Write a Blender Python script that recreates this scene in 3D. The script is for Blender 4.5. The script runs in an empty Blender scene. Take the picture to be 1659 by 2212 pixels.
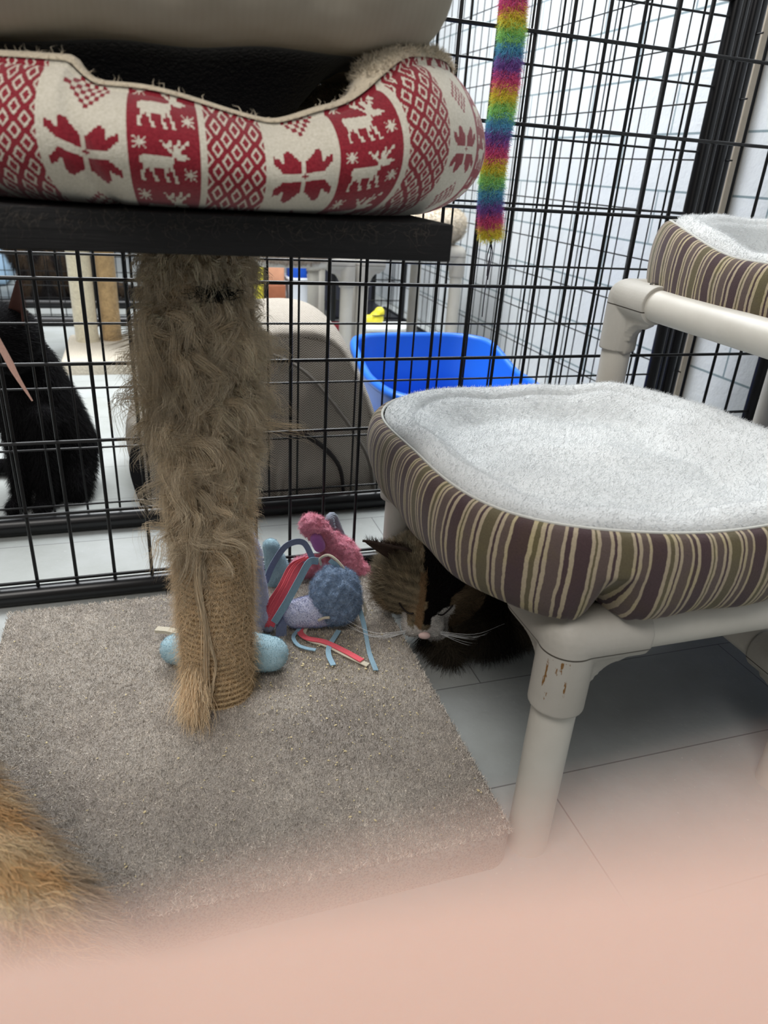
import bpy, bmesh, math, random
import numpy as np
from mathutils import Vector, Matrix, Euler
random.seed(4); rng = np.random.default_rng(7)
PI = math.pi
D = bpy.data; S = bpy.context.scene; COL = S.collection

# ------------------------------------------------------------------ camera, world, lights
W_, H_, F_ = 1659, 2212, 1547.0
CH = 0.72
def cam_axes():
    p, r, y = [math.radians(a) for a in (25.54, 3.90, 19.27)]
    f = Vector((math.sin(y)*math.cos(p), math.cos(y)*math.cos(p), -math.sin(p)))
    r0 = Vector((math.cos(y), -math.sin(y), 0)); u0 = r0.cross(f)
    ri = math.cos(r)*r0 + math.sin(r)*u0
    return ri, ri.cross(f), f
RI, UP, FW = cam_axes()
C0 = Vector((0, 0, CH))
cd = D.cameras.new('camera'); cam = D.objects.new('camera', cd); COL.objects.link(cam)
cam.matrix_world = Matrix(((RI.x, UP.x, -FW.x, 0), (RI.y, UP.y, -FW.y, 0), (RI.z, UP.z, -FW.z, CH), (0, 0, 0, 1)))
cd.sensor_fit = 'VERTICAL'; cd.sensor_height = 36; cd.lens = F_/H_*36
cd.clip_start = 0.002; cd.clip_end = 60
cd.dof.use_dof = True; cd.dof.focus_distance = 1.0; cd.dof.aperture_fstop = 6.6
S.camera = cam
S.view_settings.view_transform = 'Standard'; S.view_settings.look = 'None'
S.view_settings.gamma = 1; S.view_settings.exposure = -0.1
wd = D.worlds.new('world'); S.world = wd; wd.use_nodes = True
bg = wd.node_tree.nodes['Background']; bg.inputs[0].default_value = (0.88, 0.94, 1.0, 1); bg.inputs[1].default_value = 0.06
def area(name, loc, target, sx, sy, watts, col=(1, 1, 1)):
    l = D.lights.new(name, 'AREA'); l.shape = 'RECTANGLE'; l.size = sx; l.size_y = sy; l.energy = watts; l.color = col
    o = D.objects.new(name, l); COL.objects.link(o); o.location = loc
    o.rotation_euler = (Vector(target)-Vector(loc)).to_track_quat('-Z', 'Y').to_euler(); return o
area('ceiling_light_back', (0.2, 2.75, 2.6), (0.2, 2.7, 0), 2.4, 1.2, 190, (0.95, 0.98, 1))
area('ceiling_light_right', (0.55, 1.75, 2.5), (1.0, 1.5, 0), 1.2, 0.6, 15, (0.96, 0.98, 1))
area('window_light_left', (-2.1, 2.0, 2.4), (0.6, 1.6, 0.2), 1.2, 1.2, 22, (1, 0.97, 0.92))
area('ceiling_light_front', (-0.7, -0.4, 2.6), (0.2, 0.7, 0.3), 1.3, 0.8, 46, (1, 0.96, 0.92))

area('fill_light_front', (-1.1, -1.7, 1.5), (0.1, 0.8, 0.5), 1.3, 1.0, 10, (1, 0.98, 0.95))  # added fill, no actual window: brightens the post and toys from the camera side

def at(u, v, x=None, y=None, z=None):
    """a point of the place lying on the plane x=, y= or z=, seen at pixel u, v"""
    d = RI*((u-829.5)/F_) + UP*(-(v-1106)/F_) + FW
    if x is not None: t = x/d.x
    elif y is not None: t = y/d.y
    else: t = (z-CH)/d.z
    return C0 + d*t

# ------------------------------------------------------------------ helpers
def tag(o, label=None, cat=None, group=None, kind=None):
    if label: o['label'] = label
    if cat: o['category'] = cat
    if group: o['group'] = group
    if kind: o['kind'] = kind
    return o
def thing(name, label, cat, loc=(0, 0, 0), group=None):
    o = D.objects.new(name, None); COL.objects.link(o); o.location = loc; o.empty_display_size = .05
    return tag(o, label, cat, group)
def link(name, me, mat=None, parent=None):
    o = D.objects.new(name, me); COL.objects.link(o)
    if mat is not None and not me.materials: me.materials.append(mat)
    if parent is not None:
        o.parent = parent
        o.location = -_wl(parent)
    return o
def _wl(p):
    v = Vector(p.location)
    while p.parent: p = p.parent; v = v + Vector(p.location)
    return v
def np_mesh(name, V, Fq, smooth=True, col=None, uv=None):
    """V (n,3), Fq (m,k) faces of equal size"""
    V = np.asarray(V, np.float32); Fq = np.asarray(Fq, np.int32)
    me = D.meshes.new(name); n, k = Fq.shape
    me.vertices.add(len(V)); me.vertices.foreach_set('co', V.ravel())
    me.loops.add(n*k); me.loops.foreach_set('vertex_index', Fq.ravel())
    me.polygons.add(n); me.polygons.foreach_set('loop_start', np.arange(0, n*k, k, dtype=np.int32))
    me.polygons.foreach_set('use_smooth', np.full(n, smooth))
    me.update(calc_edges=True); me.validate()
    if col is not None:
        a = me.attributes.new('Col', 'FLOAT_COLOR', 'POINT'); c = np.ones((len(V), 4), np.float32); c[:, :3] = col
        a.data.foreach_set('color', c.ravel())
    if uv is not None:
        l = me.uv_layers.new(name='UVMap'); l.data.foreach_set('uv', np.asarray(uv, np.float32)[Fq.ravel()].ravel())
    return me
def grid_faces(nu, nv, wrap_u=False, off=0):
    i = np.arange(nu if wrap_u else nu-1); j = np.arange(nv-1)
    I, J = np.meshgrid(i, j, indexing='ij'); I2 = (I+1) % nu
    return np.stack([I*nv+J, I2*nv+J, I2*nv+J+1, I*nv+J+1], -1).reshape(-1, 4)+off
class MB:
    """collects boxes, tubes, lathes into one mesh"""
    def __init__(s): s.bm = bmesh.new()
    def box(s, c, size, rot=None, bevel=0):
        r = bmesh.ops.create_cube(s.bm, size=1)
        m = Matrix.Translation(Vector(c)) @ (rot.to_4x4() if rot else Matrix.Identity(4)) @ Matrix.Diagonal((*size, 1))
        bmesh.ops.transform(s.bm, matrix=m, verts=r['verts'])
        if bevel:
            es = list({e for v in r['verts'] for e in v.link_edges})
            bmesh.ops.bevel(s.bm, geom=es, offset=bevel, segments=3, profile=.5, affect='EDGES')
        return s
    def cyl(s, a, b, r1, r2=None, n=20, cap=True):
        a, b = Vector(a), Vector(b); r2 = r1 if r2 is None else r2
        d = b-a; q = d.to_track_quat('Z', 'Y').to_matrix().to_4x4()
        bmesh.ops.create_cone(s.bm, cap_ends=cap, segments=n, radius1=r1, radius2=r2, depth=d.length, matrix=Matrix.Translation((a+b)/2) @ q)
        return s
    def sph(s, c, r, sc=(1, 1, 1), rot=None, sub=3):
        m = Matrix.Translation(Vector(c)) @ (rot.to_4x4() if rot else Matrix.Identity(4)) @ Matrix.Diagonal((*sc, 1))
        bmesh.ops.create_icosphere(s.bm, subdivisions=sub, radius=r, matrix=m); return s
    def cap(s, a, b, r1, r2=None, n=None, sub=2):
        a, b = Vector(a), Vector(b); r2 = r1 if r2 is None else r2
        n = n or max(2, int((b-a).length/(min(r1, r2)*.35))+1)
        for i in range(n+1):
            t = i/n; s.sph(a.lerp(b, t), r1+(r2-r1)*t, sub=sub)
        return s
    def tube(s, pts, r, n=8, closed=False):
        pts = [Vector(p) for p in pts]; m = len(pts); rr = r if hasattr(r, '__len__') else [r]*m
        rings = []; prev = None
        for i, p in enumerate(pts):
            t = (pts[min(i+1, m-1)]-pts[max(i-1, 0)]).normalized()
            if prev is None: nrm = t.orthogonal().normalized()
            else:
                nrm = prev - t*prev.dot(t); nrm = nrm.normalized() if nrm.length > 1e-6 else t.orthogonal().normalized()
            prev = nrm; bn = t.cross(nrm)
            rings.append([s.bm.verts.new(p+(nrm*math.cos(2*PI*k/n)+bn*math.sin(2*PI*k/n))*rr[i]) for k in range(n)])
        for a, b in zip(rings, rings[1:]):
            for k in range(n): s.bm.faces.new((a[k], a[(k+1) % n], b[(k+1) % n], b[k]))
        s.bm.faces.new(rings[0][::-1]); s.bm.faces.new(rings[-1])
        return s
    def ribbon(s, pts, w, th, up=(0, 0, 1), sides=None):
        pts = [Vector(p) for p in pts]; m = len(pts); rings = []
        for i, p in enumerate(pts):
            t = (pts[min(i+1, m-1)]-pts[max(i-1, 0)]).normalized()
            sd = Vector(sides[i]) if sides else t.cross(Vector(up))
            if sd.length < 1e-3: sd = t.orthogonal()
            sd = (sd - t*sd.dot(t)).normalized(); nn = sd.cross(t)
            ww = w if not hasattr(w, '__len__') else w[i]
            rings.append([s.bm.verts.new(p+sd*a*ww/2+nn*b*th/2) for a, b in ((-1, -1), (1, -1), (1, 1), (-1, 1))])
        for a, b in zip(rings, rings[1:]):
            for k in range(4): s.bm.faces.new((a[k], a[(k+1) % 4], b[(k+1) % 4], b[k]))
        s.bm.faces.new(rings[0][::-1]); s.bm.faces.new(rings[-1])
        return s
    def build(s, name, mat, parent=None, smooth=True, angle=40):
        bmesh.ops.recalc_face_normals(s.bm, faces=s.bm.faces)
        me = D.meshes.new(name); s.bm.to_mesh(me); s.bm.free()
        if smooth:
            me.polygons.foreach_set('use_smooth', [True]*len(me.polygons)); me.set_sharp_from_angle(angle=math.radians(angle))
        return link(name, me, mat, parent)
    def blob(s, name, mat, parent=None, voxel=.004, smooth=6):
        """union everything collected into ONE continuous surface"""
        me = D.meshes.new('tmp'); s.bm.to_mesh(me); s.bm.free()
        o = D.objects.new('tmp', me); COL.objects.link(o)
        r = o.modifiers.new('r', 'REMESH'); r.mode = 'VOXEL'; r.voxel_size = voxel
        k = o.modifiers.new('s', 'SMOOTH'); k.factor = .5; k.iterations = smooth
        dg = bpy.context.evaluated_depsgraph_get(); dg.update()
        me2 = D.meshes.new_from_object(o.evaluated_get(dg)); D.objects.remove(o)
        me2.polygons.foreach_set('use_smooth', [True]*len(me2.polygons)); me2.name = name
        return link(name, me2, mat, parent)
def spline(pts, n=8):
    """Catmull-Rom through the points"""
    P = [Vector(p) for p in pts]; P = [P[0]*2-P[1]]+P+[P[-1]*2-P[-2]]; out = []
    for i in range(1, len(P)-2):
        for k in range(n):
            t = k/n; a, b, c, d = P[i-1], P[i], P[i+1], P[i+2]
            out.append(.5*((2*b)+(c-a)*t+(2*a-5*b+4*c-d)*t*t+(3*b-a-3*c+d)*t**3))
    return out+[P[-2]]
def sample(me, n, dens=None):
    """n random points and normals on a mesh"""
    me.calc_loop_triangles(); T = np.empty(len(me.loop_triangles)*3, np.int32); me.loop_triangles.foreach_get('vertices', T); T = T.reshape(-1, 3)
    V = np.empty(len(me.vertices)*3, np.float32); me.vertices.foreach_get('co', V); V = V.reshape(-1, 3)
    a, b, c = V[T[:, 0]], V[T[:, 1]], V[T[:, 2]]; N = np.cross(b-a, c-a); A = np.linalg.norm(N, axis=1)+1e-12
    w = A.copy()
    if dens is not None: w *= dens((a+b+c)/3)
    k = rng.choice(len(T), n, p=w/w.sum()); r = np.sqrt(rng.random(n))[:, None]; q = rng.random(n)[:, None]
    return (1-r)*a[k]+r*(1-q)*b[k]+r*q*c[k], N[k]/A[k][:, None]
def unit(v): return v/(np.linalg.norm(v, axis=-1, keepdims=True)+1e-9)
def strands(name, R, Dr, L, w, col, mat, parent, seg=4, droop=(0, 0, 0), curl=.0, inner=0.0, clump=1):
    """hairs: tapered three-sided strands growing from R along Dr"""
    n = len(R); L = np.broadcast_to(L, (n,))[:, None]; Dr = unit(Dr); w = np.broadcast_to(w, (n,))
    a = unit(np.cross(Dr, rng.normal(size=(n, 3)))); b = np.cross(Dr, a)
    t = np.linspace(0, 1, seg+1)
    ph = rng.random((n, 1))*6.28; fr = 3+4*rng.random((n, 1))
    if clump > 1:
        g_ = (np.arange(n)//clump)*clump; ph = ph[g_]+ph*.08; fr = fr[g_]; a = unit(a[g_]); b = np.cross(Dr, a)
    V = np.empty((n, seg+1, 3, 3), np.float32)
    for i, ti in enumerate(t):
        c = R+Dr*L*ti-Dr*inner+np.asarray(droop)*L*ti*ti
        if curl: c = c+(a*np.sin(ph+fr*ti)+b*np.cos(ph+fr*ti*1.3)-a*np.sin(ph)-b*np.cos(ph))*L*curl*ti
        rr = w*(1-.85*ti)
        for k in range(3):
            g = 2*PI*k/3; V[:, i, k] = c+(a*math.cos(g)+b*math.sin(g))*rr[:, None]
    base = (np.arange(n)*(seg+1)*3)[:, None, None, None]
    I = np.arange(seg)[None, :, None, None]; K = np.arange(3)[None, None, :, None]
    q = np.concatenate([I*3+K, I*3+(K+1) % 3, (I+1)*3+(K+1) % 3, (I+1)*3+K], -1)+base
    C = np.repeat(np.broadcast_to(col, (n, 3))[:, None], (seg+1)*3, 1).reshape(-1, 3)
    me = np_mesh(name, V.reshape(-1, 3), q.reshape(-1, 4), True, C)
    return link(name, me, mat, parent)
def jit(col, n, s=.15):
    return np.clip(np.asarray(col)*(1+s*rng.normal(size=(n, 1)))+.0*rng.normal(size=(n, 3)), 0, 1)
def vnoise(P, f, seed=0):
    """cheap smooth value noise 0..1 at points"""
    P = np.asarray(P)*f; i = np.floor(P).astype(np.int64); fr = P-i; fr = fr*fr*(3-2*fr); out = 0
    def h(x, y, z):
        k = (x*374761393+y*668265263+z*2147483647+seed*974634777) & 0xffffffff; k = ((k ^ (k >> 13))*1274126177) & 0xffffffff
        return ((k ^ (k >> 16)) & 0xffff)/65535.
    for dx in (0, 1):
        for dy in (0, 1):
            for dz in (0, 1):
                w = (fr[:, 0] if dx else 1-fr[:, 0])*(fr[:, 1] if dy else 1-fr[:, 1])*(fr[:, 2] if dz else 1-fr[:, 2])
                out = out+w*h(i[:, 0]+dx, i[:, 1]+dy, i[:, 2]+dz)
    return out

# ------------------------------------------------------------------ materials
def s2l(c): return tuple(((x/255+.055)/1.055)**2.4 if x > 10 else x/255/12.92 for x in c)
class N:
    def __init__(s, name):
        s.m = D.materials.new(name); s.m.use_nodes = True; s.t = s.m.node_tree; s.p = s.t.nodes['Principled BSDF']
        s.p.inputs['Specular IOR Level'].default_value = .3
    def n(s, typ, **kw):
        x = s.t.nodes.new(typ)
        for k, v in kw.items():
            if k.startswith('i_'): x.inputs[k[2:].replace('_', ' ')].default_value = v
            else: setattr(x, k, v)
        return x
    def l(s, a, b): s.t.links.new(a, b)
    def coord(s, w='Object'): return s.n('ShaderNodeTexCoord').outputs[w]
    def noise(s, scale, detail=4, rough=.6, vec=None, out='Fac'):
        x = s.n('ShaderNodeTexNoise'); x.inputs['Scale'].default_value = scale; x.inputs['Detail'].default_value = detail; x.inputs['Roughness'].default_value = rough
        s.l(vec if vec is not None else s.coord(), x.inputs['Vector']); return x.outputs[out]
    def ramp(s, fac, stops, mode='LINEAR'):
        r = s.n('ShaderNodeValToRGB'); r.color_ramp.interpolation = mode; e = r.color_ramp.elements
        while len(e) < len(stops): e.new(1)
        for a, (p, c) in zip(e, stops): a.position = p; a.color = (*c, 1) if len(c) == 3 else c
        s.l(fac, r.inputs[0]); return r.outputs[0]
    def mix(s, f, a, b, mode='MIX'):
        x = s.n('ShaderNodeMix', data_type='RGBA', blend_type=mode)
        for sock, v in ((x.inputs[0], f), (x.inputs[6], a), (x.inputs[7], b)):
            if hasattr(v, 'links') or hasattr(v, 'is_linked'): s.l(v, sock)
            elif isinstance(v, (int, float)): sock.default_value = v
            else: sock.default_value = (*v, 1)
        return x.outputs[2]
    def math(s, op, a, b=0., c=0.):
        x = s.n('ShaderNodeMath', operation=op)
        for sock, v in zip(x.inputs, (a, b, c)):
            if isinstance(v, (int, float)): sock.default_value = v
            else: s.l(v, sock)
        return x.outputs[0]
    def base(s, v):
        if isinstance(v, tuple): s.p.inputs['Base Color'].default_value = (*v, 1)
        else: s.l(v, s.p.inputs['Base Color'])
        return s
    def rough(s, v): s.p.inputs['Roughness'].default_value = v; return s
    def bump(s, h, dist=.001, strength=1.):
        b = s.n('ShaderNodeBump'); b.inputs['Distance'].default_value = dist; b.inputs['Strength'].default_value = strength
        s.l(h, b.inputs['Height']); s.l(b.outputs[0], s.p.inputs['Normal']); return s
def simple(name, rgb, rough=.5, metal=0., var=.0, nscale=30, bump=0., bscale=200, spec=.3):
    m = N(name); c = s2l(rgb); m.rough(rough); m.p.inputs['Metallic'].default_value = metal; m.p.inputs['Specular IOR Level'].default_value = spec
    if var: m.base(m.ramp(m.noise(nscale), [(.3, tuple(x*(1-var) for x in c)), (.7, tuple(min(1, x*(1+var)) for x in c))]))
    else: m.base(c)
    if bump: m.bump(m.noise(bscale, 3), bump)
    return m.m
def attr_mat(name, rough=.75, spec=.2, bump=0., bscale=400):
    m = N(name); a = m.n('ShaderNodeAttribute', attribute_name='Col'); m.base(a.outputs['Color']).rough(rough); m.p.inputs['Specular IOR Level'].default_value = spec
    if bump: m.bump(m.noise(bscale, 3), bump)
    return m.m
def fabric(name, rgb, var=.12, scale=900, bump=.0006, sheen=.3, blot=8):
    m = N(name); c = s2l(rgb)
    a = m.ramp(m.noise(blot, 3), [(.3, tuple(x*(1-var) for x in c)), (.75, tuple(min(1, x*(1+var)) for x in c))])
    m.base(m.mix(.35, a, m.ramp(m.noise(scale, 2), [(.25, tuple(x*.6 for x in c)), (.8, tuple(min(1, x*1.3) for x in c))])))
    m.rough(.95); m.p.inputs['Specular IOR Level'].default_value = .1; m.p.inputs['Sheen Weight'].default_value = sheen
    m.bump(m.noise(scale, 3), bump); return m.m
HAIR = attr_mat('hair_fibres', .6, .25)
_t = HAIR.node_tree; _tr = _t.nodes.new('ShaderNodeBsdfTranslucent'); _mx = _t.nodes.new('ShaderNodeMixShader'); _mx.inputs[0].default_value = .3
_at = [x for x in _t.nodes if x.type == 'ATTRIBUTE'][0]; _out = [x for x in _t.nodes if x.type == 'OUTPUT_MATERIAL'][0]
_t.links.new(_at.outputs['Color'], _tr.inputs['Color']); _t.links.new(_t.nodes['Principled BSDF'].outputs[0], _mx.inputs[1]); _t.links.new(_tr.outputs[0], _mx.inputs[2]); _t.links.new(_mx.outputs[0], _out.inputs['Surface'])
WOOL = attr_mat('wool_fibres', .95, .05)
BLACKWIRE = simple('black_wire_coating', (8, 8, 10), .4, spec=.3)
BLACKTUBE = simple('black_tube_coating', (9, 9, 12), .32, var=.2, nscale=15, spec=.4)
PVC = N('ivory_pvc_pipe'); PVC.base(PVC.ramp(PVC.noise(6, 5), [(.3, s2l((186, 182, 172))), (.7, s2l((204, 200, 191)))])).rough(.38); PVC = PVC.m

# ------------------------------------------------------------------ the setting
def floor_mat():
    m = N('painted_floor'); co = m.coord('Object')
    b = m.n('ShaderNodeTexBrick'); b.offset = .5; m.l(co, b.inputs['Vector'])
    b.inputs['Color1'].default_value = (*s2l((168, 172, 172)), 1); b.inputs['Color2'].default_value = (*s2l((174, 177, 176)), 1)
    b.inputs['Mortar'].default_value = (*s2l((118, 120, 120)), 1); b.inputs['Scale'].default_value = 1
    b.inputs['Brick Width'].default_value = .92; b.inputs['Row Height'].default_value = .2; b.inputs['Mortar Size'].default_value = .0012; b.inputs['Mortar Smooth'].default_value = .3
    dirt = m.ramp(m.noise(5, 6, .65), [(.35, (.80, .80, .77)), (.7, (1, 1, 1))])
    scr = m.ramp(m.noise(160, 2, .5), [(.70, (1, 1, 1)), (.76, (1.25, 1.25, 1.22))])
    m.base(m.mix(1., m.mix(1., b.outputs['Color'], dirt, 'MULTIPLY'), scr, 'MULTIPLY')).rough(.42)
    m.bump(m.noise(60, 3), .0006); return m.m
MB().box((0, 2.5, -.02), (9, 12, .04)).build('floor', floor_mat(), smooth=False)['kind'] = 'structure'
def block_mat():
    m = N('painted_block_wall'); co = m.coord('Object')
    mp = m.n('ShaderNodeMapping'); m.l(co, mp.inputs[0]); mp.inputs['Rotation'].default_value = (PI/2, 0, PI/2)
    sx = m.n('ShaderNodeSeparateXYZ'); m.l(co, sx.inputs[0]); cx = m.n('ShaderNodeCombineXYZ'); m.l(sx.outputs['Y'], cx.inputs['X']); m.l(sx.outputs['Z'], cx.inputs['Y'])
    b = m.n('ShaderNodeTexBrick'); b.offset = .5; m.l(cx.outputs[0], b.inputs['Vector'])
    b.inputs['Color1'].default_value = (*s2l((206, 211, 215)), 1); b.inputs['Color2'].default_value = (*s2l((213, 217, 220)), 1)
    b.inputs['Mortar'].default_value = (*s2l((128, 144, 150)), 1); b.inputs['Scale'].default_value = 1
    b.inputs['Brick Width'].default_value = .42; b.inputs['Row Height'].default_value = .1425; b.inputs['Mortar Size'].default_value = .0035; b.inputs['Mortar Smooth'].default_value = .4
    m.base(m.mix(1., b.outputs['Color'], m.ramp(m.noise(12, 5), [(.3, (.93, .93, .93)), (.7, (1, 1, 1))]), 'MULTIPLY')).rough(.5)
    m.bump(m.noise(70, 4), .002); return m.m
BW = block_mat()
wr = MB().box((1.47, 2.3, 1.3), (.1, 8, 2.6)).build('wall_right', BW, smooth=False); wr['kind'] = 'structure'
def wall_back():
    m = N('pale_back_wall'); m.base(m.ramp(m.noise(2, 3), [(.3, s2l((190, 196, 204))), (.7, s2l((208, 212, 218)))])).rough(.7); return m.m
MB().box((-1.5, 6.9, 1.3), (6, .1, 2.6)).build('wall_back', wall_back(), smooth=False)['kind'] = 'structure'
# pale wooden trim strip standing at the wall beyond the black posts
MB().box((1.405, 1.62, .75), (.03, .05, 1.5), bevel=.004).build('trim_1', simple('trim_paint', (176, 166, 150), .5, var=.06))['kind'] = 'structure'

# ------------------------------------------------------------------ wire pens
def panel(label, y, x0, x1, xs, zs, r, rail_r, posts, group=None, axis='x', post_r=.0125, top=True, rail_z=None):
    """a wire exercise-pen panel standing in the plane y= (or x= when axis is 'y')"""
    A = lambda a, o, z: (a, y+o, z) if axis == 'x' else (y+o, a, z)
    t = thing('wire_pen_panel', label, 'pen panel', A((x0+x1)/2, 0, 0), group)
    w = MB(); ztop = zs[-1]+.045
    for x in xs: w.cyl(A(x, 0, .012), A(x, 0, ztop), r, n=8)
    for z in zs: w.cyl(A(x0, -r*1.6, z), A(x1, -r*1.6, z), r, n=8)
    w.build('wire_grid', BLACKWIRE, t)
    rz = rail_r if rail_z is None else rail_z
    MB().cyl(A(x0, 0, rz), A(x1, 0, rz), rail_r, n=20).build('bottom_rail', BLACKTUBE, t)
    if top: MB().cyl(A(x0, 0, ztop), A(x1, 0, ztop), rail_r, n=20).build('top_rail', BLACKTUBE, t)
    for px, off in posts: MB().cyl(A(px, off, 0), A(px, off, ztop+.01), post_r, n=20).build('end_post', BLACKTUBE, t)
    return t
NY, FY = 1.184, 1.455
panel('near black wire pen panel running behind the scratching post and the toys', NY, -.80, 1.235,
      [-.2107+.0629*i for i in range(-9, 23)], [.044+.1257*k for k in range(0, 9)], .0030, .0165, [(1.245, 0)], post_r=.016)
panel('second black wire pen panel with its bottom rail in front of the sitting black cat', FY, -.95, 1.17,
      [-.330+.0628*i for i in range(-9, 25)], [.06+.1225*k for k in range(0, 9)], .0023, .02, [(1.185, 0), (1.212, .012)], post_r=.0135)
panel('black wire side panel standing along the white block wall', 1.285, 1.47, 3.9,
      [1.53+.064*i for i in range(37)], [.062+.1205*k for k in range(0, 13)], .0019, .015, [(1.482, -.03), (1.50, 0.0)], axis='y', post_r=.0135)
panel('far black wire pen panel crossing behind the distant carpeted cat tree', 3.52, -2.2, .35,
      [-2.15+.0629*i for i in range(40)], [.05+.125*k for k in range(0, 7)], .002, .022, [(.36, 0)])
panel('farthest black wire pen panel on the pale floor', 3.95, -2.3, .62,
      [-2.25+.0629*i for i in range(46)], [.05+.125*k for k in range(0, 7)], .002, .022, [(.63, 0)])

# ------------------------------------------------------------------ scratching post stand
stand = thing('cat_scratching_post', 'shaggy sisal scratching post on a grey carpeted base with a black shelf', 'cat tree', (.06, .82, 0))
def carpet_mat():
    m = N('grey_carpet'); g = m.ramp(m.noise(420, 3, .7), [(.25, s2l((120, 112, 104))), (.5, s2l((190, 182, 173))), (.8, s2l((208, 201, 192)))])
    st = m.ramp(m.noise(7, 4, .6), [(.35, (.72, .70, .70)), (.6, (1, 1, 1))])
    ye = m.ramp(m.noise(9, 3, .5, m.n('ShaderNodeMapping').outputs[0]), [(.4, (1, 1, 1)), (.7, (1, .97, .88))])
    m.base(m.mix(1., g, st, 'MULTIPLY')).rough(1); m.p.inputs['Specular IOR Level'].default_value = .05
    m.bump(m.noise(380, 4, .7), .004); return m.m
CX0, CX1, CY0, CY1, CZ = -.245, .36, .49, 1.085, .05
def rounded_slab(x0, x1, y0, y1, z0, z1, r, rc, nu=64, name='s', mat=None, parent=None, sag=None):
    """slab with rounded top edge (r) and rounded plan corners (rc), top finely divided"""
    cx, cy, hx, hy = (x0+x1)/2, (y0+y1)/2, (x1-x0)/2, (y1-y0)/2
    b = MB(); bm = b.bm
    def ring(ins, z):
        out = []
        for qx, qy, a0 in ((1, 1, 0), (-1, 1, 90), (-1, -1, 180), (1, -1, 270)):
            for k in range(9):
                a = math.radians(a0+90*k/8); R = max(rc-ins, .002)
                out.append(bm.verts.new((cx+qx*(hx-rc)+math.cos(a)*R, cy+qy*(hy-rc)+math.sin(a)*R, z)))
        return out
    rings = [ring(0, z0), ring(0, z1-r)]
    for k in range(1, 6):
        a = PI/2*k/5; rings.append(ring(r*(1-math.cos(a)), z1-r+r*math.sin(a)))
    for A, B in zip(rings, rings[1:]):
        for k in range(len(A)): bm.faces.new((A[k], A[(k+1) % 36], B[(k+1) % 36], B[k]))
    bm.faces.new(rings[-1]); bm.faces.new(rings[0][::-1])
    return b.build(name, mat, parent)
base = rounded_slab(CX0, CX1, CY0, CY1, 0, CZ, .014, .03, name='carpeted_base', mat=carpet_mat(), parent=stand)
def carpet_col(P):
    n = vnoise(P, 9, 3)*.6+vnoise(P, 25, 5)*.4
    c = np.array(s2l((214, 206, 196)))[None]*(.80+.34*n[:, None])
    d = np.exp(-(((P[:, 0]-.21)/.10)**2+((P[:, 1]-.70)/.07)**2))*.35          # old stain in front of the toys
    o = np.exp(-(((P[:, 0]-.24)/.08)**2+((P[:, 1]-.86)/.10)**2))*.45
    c = c*(.72+.56*vnoise(P, 190, 8)[:, None])*(1-d[:, None])*np.where(o[:, None] > 0, 1-o[:, None]*np.array([.15, .2, .4]), 1)
    return c
n = 120000
R = np.stack([rng.uniform(CX0+.004, CX1-.004, n), rng.uniform(CY0+.004, CY1-.004, n), np.full(n, CZ-.002)], 1)
Dd = np.stack([rng.normal(0, .55, n), rng.normal(0, .55, n), np.ones(n)], 1)
pile = strands('carpet_pile', R, Dd, rng.uniform(.0035, .0065, n), rng.uniform(.0005, .00095, n), carpet_col(R)*rng.uniform(.6, 1.35, (n, 1)), WOOL, stand, seg=2, curl=.25)
tag(pile, kind='stuff')
m_ = N('black_stained_wood'); mp = m_.n('ShaderNodeMapping'); m_.l(m_.coord(), mp.inputs[0]); mp.inputs['Scale'].default_value = (4, 60, 90)
gw = m_.noise(3, 6, .7, mp.outputs[0]); m_.base(m_.ramp(gw, [(.3, s2l((10, 10, 11))), (.75, s2l((27, 26, 27)))])).rough(.7); m_.bump(gw, .001)
SHX0, SHX1, SHY0, SHZ = -.17, .263, .62, .68
MB().box(((SHX0+SHX1)/2, .815, SHZ-.0155), (SHX1-SHX0, .39, .031), bevel=.0015).build('shelf', m_.m, stand)
n = 260; R = np.stack([rng.uniform(SHX0, SHX1-.02, n), np.full(n, SHY0-.001), SHZ-rng.uniform(.0, .012, n)], 1)
strands('stray_hair', R, np.stack([rng.normal(0, 1, n), rng.uniform(-.3, -.05, n), rng.normal(-.6, .5, n)], 1), rng.uniform(.006, .022, n), .00011, np.broadcast_to(np.array(s2l((120, 110, 100))), (n, 3)), HAIR, stand, seg=6, curl=.5)
# sisal column
PX, PY, PR = .06, .822, .047
def sisal_mat():
    m = N('sisal_rope'); sx = m.n('ShaderNodeSeparateXYZ'); m.l(m.coord(), sx.inputs[0])
    zz = m.math('ADD', m.math('MULTIPLY', sx.outputs['Z'], 118*2*PI), m.math('MULTIPLY', m.noise(14, 2), 4.))
    w = m.math('ADD', m.math('MULTIPLY', m.math('SINE', zz), .5), .5)
    h = m.math('ADD', m.math('MULTIPLY', w, .7), m.math('MULTIPLY', m.noise(260, 3), .5))
    m.base(m.ramp(h, [(.15, s2l((104, 82, 56))), (.45, s2l((178, 150, 110))), (.9, s2l((218, 190, 148)))])).rough(.95)
    m.bump(h, .003); return m.m
b = MB(); pts = [(PX, PY, .045+.592*i/40) for i in range(41)]
b.tube(pts, [PR*(1.03 if i < 3 else 1) for i in range(41)], n=48); b.build('sisal_post', sisal_mat(), stand)
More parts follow.
